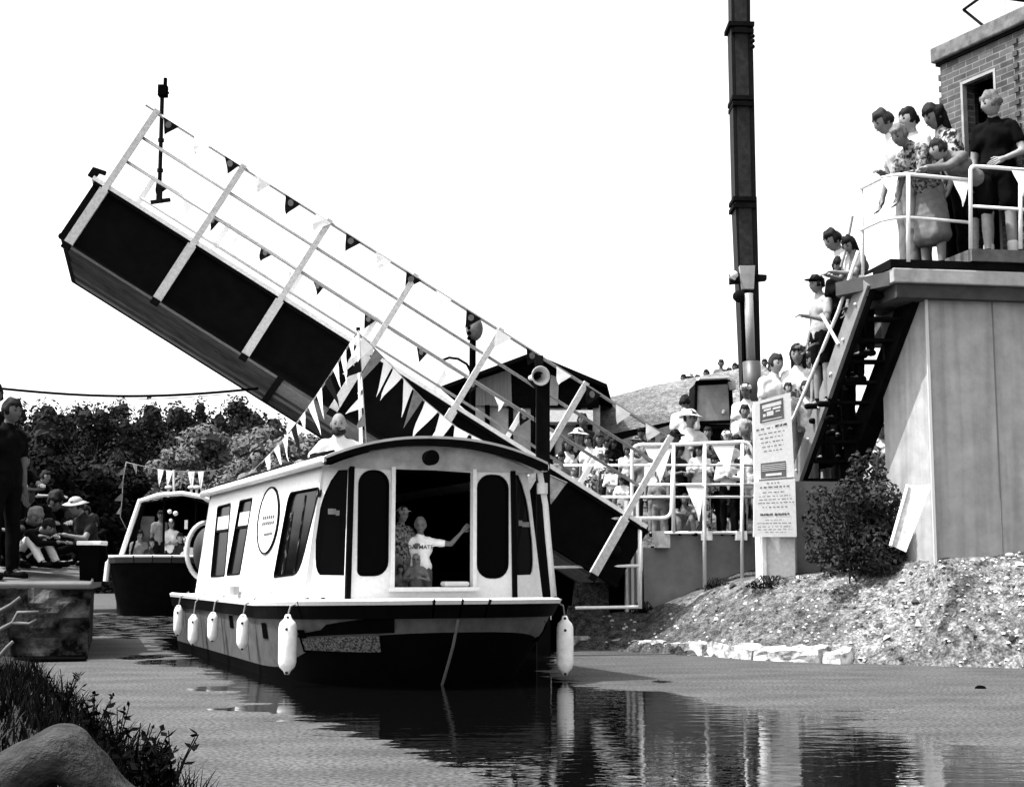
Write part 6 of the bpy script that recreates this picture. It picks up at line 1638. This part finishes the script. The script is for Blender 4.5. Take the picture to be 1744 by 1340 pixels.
PP('kid_glasses', shades=True, lean=6, armL=(D3(.4, -.3, -.8), D3(-.7, -.7, .2)), armR=(D3(.4, -.3, -.8), D3(-.7, -.7, .2)), bottom='shorts', hair='long', fem=False)
PP('bearded', hires=False, hair='bald', beard=True, head=(0, 0), lean=8, armL=(D3(.4, -.5, -.6), D3(.2, -1, 0)), armR=(D3(.4, -.5, -.6), D3(.2, -1, 0)))
GF = BZF + .1
def crowd():
    G1 = 'people on the upper platform'
    put(protos['warden'], 'man in dark shirt, shorts and white socks holding the rail by the brick hut', 1684, 158, 16.5, GF + .10, R(-40), None, 0, 'k', 'k', 'g', group=G1, shoes='w')
    put(protos['leaner'], 'grey haired person in a checked top and grey skirt leaning over the platform rail', 1526, 214, 16.35, GF, R(-62), None, 1, 'c', 'g', 'g', group=G1)
    put(protos['stoop'], 'person in grey top and black shorts stooping with bare legs by the platform rail', 1594, 240, 16.2, GF, R(-70), 1.0, 0, 'g', 'k', 'b', group=G1)
    put(protos['peer'], 'leftmost person on the platform, white top, dark hair, leaning out to the left', 1497, 190, 16.9, GF, R(-88), None, 1, 'w', 'g', 'b', group=G1)
    put(protos['stand'], 'short dark haired person in white standing between the leftmost and long haired ones', 1546, 186, 17.0, GF, R(-66), None, 0, 'w', 'g', 'k', group=G1)
    put(protos['peer_f'], 'long dark haired person in patterned top behind the stooping one on the platform', 1584, 180, 17.1, GF, R(-78), None, 1, 'p', 'k', 'k', group=G1)
    G2 = 'people climbing the steep stairs'
    st = lambda Y: 4.19 - 1.105 * (Y - 16.1)
    put(protos['peer'], 'highest person on the stairs in a white shirt beside the handrail', 1412, 393, 16.95, st(16.95), R(-80), None, 1, 'w', 'k', 'k', group=G2)
    put(protos['look_down'], 'person in grey top just right of the highest white shirt on the stairs', 1441, 404, 16.7, st(16.7), R(-75), None, 1, 'g', 'k', 'k', group=G2)
    put(protos['stand_cap'], 'climber in a dark peaked cap halfway up the stairs outside the handrail', 1390, 468, 17.2, st(17.2), R(-70), None, 1, 'l', 'k', 'k', 'k', group=G2)
    put(protos['climb'], 'darkly dressed climber directly behind the crossing stay of the handrail', 1418, 500, 17.1, st(17.1), R(-30), None, 2, 'k', 'k', 'b', group=G2)
    put(protos['lean_rail'], 'stooping climber in patterned top lowest on the open part of the stairs', 1404, 532, 17.45, st(17.45), R(-50), None, 2, 'p', 'k', 'b', group=G2)
    put(protos['peer_f'], 'dark haired person in black between the two highest people on the stairs', 1428, 440, 16.9, st(16.9), R(-20), None, 2, 'k', 'k', 'k', group=G2)
    put(protos['stand'], 'person in a dark patterned top below the peaked cap on the stairs', 1398, 505, 17.35, st(17.35), R(-60), None, 1, 'p', 'k', 'b', group=G2)
    put(protos['peer'], 'person in dark clothes where the handrail and its stay cross', 1416, 548, 17.5, st(17.5), R(-10), None, 2, 'd', 'k', 'k', group=G2)
    put(protos['peer_f'], 'long haired person in grey low on the stairs right of the landing crowd', 1400, 578, 17.75, st(17.75), R(-30), None, 1, 'g', 'k', 'k', group=G2)
    # landing behind the sign pillar
    t = thing('stair_landing', 'dark low landing behind the sign pillar at the foot of the stairs', 'landing', at(1370, 900, 18.6))
    b = MB(); prism(b, [(3.12, 18.0), (4.0, 18.0), (3.9, 19.4), (3.42, 19.3)], 1.1, 2.0); b.build('base', SOOT, t, True)
    G3 = 'people on the landing above the sign'
    for a in [('stand', 'person in white shirt with bowed head right above the sign pillar', 1322, 604, 18.6, 0, 'w', 'g', 'b', 0, 25), ('stand_f', 'person with a large dark bob of hair above the right side of the sign', 1358, 588, 18.5, 0, 'w', 'k', 'k', 1, -20),
              ('stand', 'child in white below the dark bobbed person, just above the sign', 1342, 652, 18.2, .62, 'w', 'l', 'b', 0, 10), ('stand_f', 'dark haired person beside the handrail right of the bobbed one', 1384, 600, 18.9, 0, 'w', 'k', 'k', 2, -40),
              ('look_down', 'person in dark top furthest right on the landing behind the handrail', 1402, 588, 19.0, 0, 'k', 'k', 'k', 2, -60), ('stand', 'person in pale top half hidden by the sign and the handrail bottom', 1372, 650, 18.3, .8, 'w', 'g', 'b', 0, 0)]:
        k, lab, px, py, Y, sc, tp, lw, hr, sk, rz = a
        put(protos[k], lab, px, py, Y, 2.0, R(rz), sc or None, sk, tp, lw, hr, group=G3)
    G4 = 'crowd behind the white quay railing'
    L = [
     ('stand', 'dark haired person in white with back turned, highest in front of the crane cab', 1167, 674, 22.2, 'w', 'g', 'k', 'w', 2, 160),
     ('stand_hat', 'person in a white sun hat and white shirt beside the crane cab', 1176, 696, 21.0, 'w', 'g', 'b', 'w', 1, 10),
     ('stand_hat', 'person in a wide black hat behind the sloping post of the bridge', 1150, 731, 20.3, 'l', 'k', 'k', 'k', 2, -25),
     ('stand_cap', 'person in a white cap and pale shirt below the crane cab', 1238, 732, 20.2, 'w', 'k', 'b', 'w', 0, 5),
     ('look_down', 'dark haired girl in white looking down at the quay railing centre', 1191, 756, 19.4, 'w', 'p', 'k', 'w', 1, -15),
     ('crossed', 'person in white with folded arms leaning on the quay railing', 1240, 762, 19.2, 'w', 'k', 'b', 'w', 0, -10),
     ('stand', 'tall pale figure in white beside the sign pillar behind the railing', 1275, 752, 19.1, 'w', 'w', 'g', 'w', 0, -15),
     ('look_down', 'dark long haired person behind the first quay post', 1160, 758, 19.5, 'd', 'k', 'k', 'w', 2, 20),
     ('stand', 'person in white between the sloping bridge post and the railing corner', 1118, 765, 19.8, 'w', 'g', 'b', 'w', 1, 0),
     ('crossed', 'child in grey standing at the low end of the abutment near the railing corner', 1122, 800, 18.75, 'g', 'g', 'b', 'w', 1, -20),
     ('sit_knees', 'child crouching in grey at the foot of the quay railing', 1166, 842, 18.75, 'g', 'g', 'b', 'w', 1, 0),
     ('stand', 'darkly dressed person behind the folded arms of the white shirted one', 1216, 752, 20.0, 'k', 'k', 'k', 'w', 2, 15),
     ('stand_cap', 'person in a white cap low beside the crane ram, left of the sign', 1270, 652, 24.0, 'w', 'd', 'b', 'w', 2, -20),
     ('stand', 'person in white below the white cap left of the sign pillar', 1268, 690, 22.5, 'w', 'k', 'k', 'w', 1, 0),
     ('stand_f', 'fair haired person third down the column of people left of the sign', 1270, 716, 21.4, 'g', 'g', 'l', 'w', 1, 10),
     ('stand', 'dark haired child directly right of the white railing post by the sign', 1256, 782, 18.9, 'k', 'k', 'k', 'w', 2, 0),
     # left group
     ('stand', 'dark haired person nearest the loudspeaker post', 948, 778, 23.2, 'w', 'k', 'k', 'w', 2, -10),
     ('stand_f', 'long dark haired person second from the loudspeaker post', 966, 748, 23.8, 'w', 'k', 'k', 'w', 2, 20),
     ('stand_hat', 'person in a pale sun hat behind the top rail near the loudspeaker post', 985, 728, 24.5, 'l', 'g', 'b', 'w', 1, 0),
     ('stand', 'dark haired person in white under the upper rail of the bridge', 1002, 742, 23.4, 'w', 'g', 'k', 'w', 1, -30),
     ('stand_f', 'person with curly brown hair in the middle of the left crowd', 1020, 738, 24.2, 'p', 'g', 'b', 'w', 2, 15),
     ('stand_cap', 'person in a white cap in the middle of the left crowd', 1023, 768, 22.6, 'w', 'g', 'b', 'w', 1, -10),
     ('look_down', 'dark haired person looking down just left of the railing corner', 1046, 748, 23.0, 'k', 'k', 'k', 'w', 2, 0),
     ('crossed', 'large person in a white shirt low behind the bridge girder', 1040, 792, 21.6, 'w', 'g', 'b', 'w', 1, -35),
     ('stand', 'person in patterned top left of the large white shirt', 1006, 790, 21.9, 'p', 'g', 'b', 'w', 0, 10),
     ('stand_f', 'fair haired person in white low by the bridge deck edge', 977, 798, 22.4, 'w', 'l', 'l', 'w', 0, -5),
     ('stand', 'dark haired person under the railing corner', 1068, 762, 21.8, 'w', 'd', 'k', 'w', 2, 10),
     ('stand_hat', 'person in a grey sun hat at the railing corner', 1083, 742, 22.6, 'p', 'd', 'k', 'g', 2, -15),
     ('stand', 'pale haired person in grey behind the railing corner', 1098, 755, 21.0, 'g', 'd', 'g', 'w', 1, 0),
     ('look_down', 'person in white leaning at the wall under the girder end', 1058, 812, 20.9, 'w', 'p', 'b', 'w', 1, -20),
     ('stand', 'person in dark top behind the canopy left of the sloping posts', 992, 705, 27.0, 'd', 'k', 'k', 'w', 2, 0),
     ('stand_f', 'person in black standing behind the first quay rail gap', 1132, 748, 20.8, 'k', 'k', 'k', 'w', 2, 15),
     ('stand', 'short haired person in pale grey between the white hat and white cap', 1205, 728, 21.6, 'l', 'k', 'k', 'w', 1, -10),
     ('peer', 'dark haired person in grey between the black post and the first left rail post', 956, 770, 22.9, 'g', 'k', 'k', 'w', 1, -15),
     ('stand_f', 'person in black with long hair left of the pale sun hat near the post', 974, 762, 24.0, 'k', 'k', 'k', 'w', 2, -10),
     ('stand', 'person in patterned top between the curly haired one and the large white shirt', 1032, 775, 22.2, 'p', 'd', 'k', 'w', 2, -5),
     ('peer', 'dark haired person in white right of the curly haired one', 1035, 745, 24.0, 'w', 'g', 'k', 'w', 2, 10),
     ('stand_cap', 'person in a dark cap behind the railing corner under the hill', 1092, 728, 23.5, 'd', 'd', 'k', 'k', 2, -10),
     ('peer_f', 'dark haired person in grey left of the crane cab above the railing', 1110, 742, 22.2, 'g', 'd', 'k', 'w', 2, 5),
     ('stand', 'short dark haired person in black beside the wide black hat', 1138, 760, 19.9, 'k', 'd', 'k', 'w', 1, 0),
     ('peer', 'dark haired person in patterned top between two white shirts at the quay railing', 1218, 775, 19.5, 'p', 'k', 'k', 'w', 1, -12),
     ('stand_f', 'long haired person in grey below the column of people left of the sign', 1256, 742, 20.8, 'g', 'k', 'k', 'w', 1, 5),
     ('stand', 'child in black low between the quay posts left of the crouching child', 1150, 815, 19.25, 'k', 'k', 'k', 'w', 1, 0),
     ('stand', 'person glimpsed between the upper stair treads', 1462, 705, 20.5, 'w', 'd', 'b', 'w', 0, 0),
     ('stand_f', 'person glimpsed through the lower stair treads in patterned top', 1500, 720, 20.8, 'p', 'd', 'k', 'w', 1, -20),
     ('stand_cap', 'person in a pale cap glimpsed under the stairs above the bush', 1486, 765, 19.6, 'w', 'g', 'b', 'w', 0, 10),
     ('stand', 'darkly dressed person glimpsed below the grey stringer', 1425, 740, 20.2, 'd', 'k', 'k', 'w', 1, 0),
     ('stand', 'dark haired person right behind the sign and the stair foot', 1390, 735, 20.4, 'k', 'k', 'k', 'w', 2, 0),
    ]
    for k, lab, px, py, Y, tp, lw, hr, ht, sk, rz in L:
        Y = max(Y, 19.25 if py < 800 or px < 1140 else 19.2)
        P = at(px, py, Y); gz = ground(P.x, Y)
        if Y < 21.5 and P.x < 4: gz = 1.29 if (Y < 19.3 and px < 1140) else 1.47
        pr = protos[k]; sc = max(.5, min(1.12, (P.z - gz) / pr['top'].z))
        put(pr, lab, px, py, Y, gz, R(rz), sc, sk, tp, lw, hr, ht, group=G4)
    G5 = 'people on the crest of the hill'
    for i, (px, py, k, tp, lab) in enumerate([(1164, 638, 'stand', 'k', 'leftmost head showing over the crest of the hill'), (1176, 636, 'stand_hat', 'l', 'pale hat showing over the crest of the hill, second from the left'), (1188, 639, 'stand', 'k', 'third head from the left over the crest of the hill'), (1203, 630, 'stand_f', 'd', 'fourth head from the left over the crest, where the hill steepens'),
            (1228, 613, 'stand', 'g', 'tallest standing person on the crest of the hill'), (1242, 627, 'stand', 'k', 'dark person just right of the tallest one on the crest'), (1252, 619, 'stand_f', 'd', 'dark haired person on the crest near the crane boom'), (1262, 616, 'stand', 'k', 'person in black on the crest left of the crane ram'), (1272, 612, 'stand', 'k', 'person on the crest touching the crane ram'),
            (1302, 612, 'stand', 'd', 'person on the crest right of the crane boom'), (1312, 622, 'stand', 'k', 'second person on the crest right of the crane boom')]):
        Y = 42.0; P = at(px, py, Y); put(protos[k], lab, px, py, Y, 0, R(20 * (i % 3) - 20), 1.0, 2, tp, 'k', 'k', 'l', group=G5)
    # trip boat
    m = put(protos['bearded'], 'bald man with a dark beard looking over the trip boat roof by the mast', 577, 703, 13.95, 0, R(5), .97, 1, 'w', 'k', 'k', group='people on the trip boat')
    t = thing('roof_hatch', 'low dark open hatch coaming on the roof round the bearded man', 'hatch', (m.location.x, m.location.y, 2.0), BA)
    b = MB(); b.panel([(-.32, -.30), (.32, -.30), (.32, .32), (-.32, .32)], [[(-.27, -.25), (.27, -.25), (.27, .27), (-.27, .27)]], .14, lambda u, v, d: (u, v, d - .02)); b.build('coaming', BLACK, t)
    G6 = 'people on the trip boat'
    put(protos['stand_cap'], 'steerer in a white cap at the stern, seen over the trip boat roof', 437, 768, 18.8, 0, R(20), 1.02, 1, 'w', 'g', 'k', 'w', group=G6)
    k1 = put(protos['stand_cap'], 'child in a pale cap at the left side of the trip boat doorway', 686, 862, 13.12, 0, R(35), .62, 1, 'c', 'g', 'b', 'l', group=G6)
    k2 = put(protos['kid_wave'], 'child in a lettered white shirt with one arm raised in the trip boat doorway', 716, 882, 13.15, 0, R(4), .63, 1, 'W', 'g', 'l', group=G6)
    k3 = put(protos['kid_glasses'], 'small child in dark glasses in front in the trip boat doorway', 709, 944, 13.0, 0, R(0), .40, 1, 'g', 'k', 'l', group=G6)
    sh = [c for c in k2.children if c.name.startswith('shirt')][0]
    fy = min(v.co.y for v in sh.data.vertices if 1.12 < v.co.z < 1.32 and abs(v.co.x) < .1)
    text_mesh('OATMATE', .082, EYE, 'shirt_lettering', sh, Matrix.Translation((0.0, fy - .004, 1.27)) @ Matrix.Rotation(math.pi / 2, 4, 'X'))
    put(protos['stand'], 'child in grey squeezed at the lower left of the trip boat doorway', 682, 962, 13.02, 0, R(20), .34, 1, 'g', 'g', 'b', group=G6)
    # narrowboat
    G7 = 'people inside the narrowboat cabin'
    for px, py, k, tp, sk, lab in ((238, 903, 'stand', 'g', 1, 'leftmost face behind the narrowboat side window'), (260, 916, 'stand_f', 'd', 1, 'low face in the dark middle of the narrowboat cabin'), (274, 870, 'stand', 'g', 2, 'tallest person standing in the narrowboat cabin, in grey'), (292, 884, 'stand_f', 'w', 1, 'person in a pale top right of the tallest in the narrowboat'), (318, 912, 'stand_cap', 'w', 0, 'person in white at the right of the narrowboat cabin front'), (307, 908, 'stand', 'd', 0, 'small face between the two pale tops in the narrowboat')):
        put(protos[k], lab, px, py, 32.25, 0, R(10), .92, sk, tp, 'k', 'k', 'w', group=G7)
crowd()
def left_bank():
    G = 'people on the left bank'
    Z = 1.08
    L = [('sit_knees', 'seated person in black just right of the seated one in the pale sun hat', 146, 862, 19.5, 'k', 'k', 'k', 'k', 1, -10, Z + .1),
         ('sit_bent', 'seated person in dark top behind and between the hunched ones', 98, 838, 19.0, 'k', 'd', 'k', 'k', 1, 30, Z + .1),
         ('sit_knees', 'seated person in black behind the standing one at the left edge', 30, 822, 18.2, 'k', 'k', 'b', 'k', 0, 40, Z),
         ('lean_rail', 'dark clothed person bending low in the shade left of the pale sun hat', 78, 802, 19.8, 'k', 'k', 'k', 'k', 1, 60, Z + .1),
         ('stand', 'dark haired person standing in black at the left edge against the sky', 22, 680, 16.4, 'k', 'k', 'k', 'k', 2, 60, .92),
         ('stand', 'person in black cut by the left frame edge, above everyone on the bank', -10, 655, 16.8, 'k', 'k', 'k', 'k', 2, 30, Z),
         ('lean_rail', 'darkly dressed person bending behind the one at the left edge', 42, 772, 17.6, 'k', 'k', 'k', 'k', 1, 40, Z),
         ('sit_bent', 'seated person in a dark top hunched over left of the white knee', 66, 866, 17.0, 'k', 'k', 'g', 'k', 1, 50, Z),
         ('sit_hat', 'seated person in a pale sun hat with white trousers on the stone landing', 128, 845, 17.6, 'd', 'k', 'b', 'l', 1, -40, Z),
         ('sit_knees', 'seated person in black behind the mooring bollard', 158, 876, 18.5, 'k', 'k', 'b', 'k', 1, -30, Z),
         ('sit_knees', 'seated person in dark clothes furthest left on the landing', 12, 850, 16.9, 'k', 'k', 'k', 'k', 2, 30, Z),
         ('sit_bent', 'seated person with raised white knee in the middle of the stone landing', 88, 886, 16.75, 'k', 'w', 'k', 'k', 1, 70, Z),
         ('sit_hat', 'seated person in grey low hat behind the hunched one', 50, 815, 18.6, 'k', 'k', 'k', 'd', 2, 10, Z)]
    for k, lab, px, py, Y, tp, lw, hr, ht, sk, rz, gz in L:
        P = at(px, py, Y); g = gz or ground(P.x, Y); pr = protos[k]; sc = max(.6, min(1.25, (P.z - g) / pr['top'].z))
        put(pr, lab, px, py, Y, g, R(rz), sc, sk, tp, lw, hr, ht, group=G)
    # spectator whose bent leg shows bottom left
    pr = person_proto('person', dict(hip=.14, lean=-18, legs=((V((.02, -.90, .50)), V((.0, -.62, -.60))), (V((.25, -.98, .10)), V((.1, -.9, -.15)))), armL=(D3(.3, .5, -.9), D3(.1, .2, -1)), armR=(D3(.3, .5, -.9), D3(.1, .2, -1)), bottom='trousers'), True)
    kn = at(104, 1278, 3.9)
    rz = R(92); rot = Matrix.Rotation(rz, 3, 'Z')
    kloc = V((.085, 0, .12)) + V((.02, -.90, .50)).normalized() * .43
    put(pr, 'reclining spectator in mid grey trousers whose bent knee fills the bottom left corner', rz=rz, loc=kn - rot @ kloc, skin=1, top='k', low='n', hair='k')
left_bank()
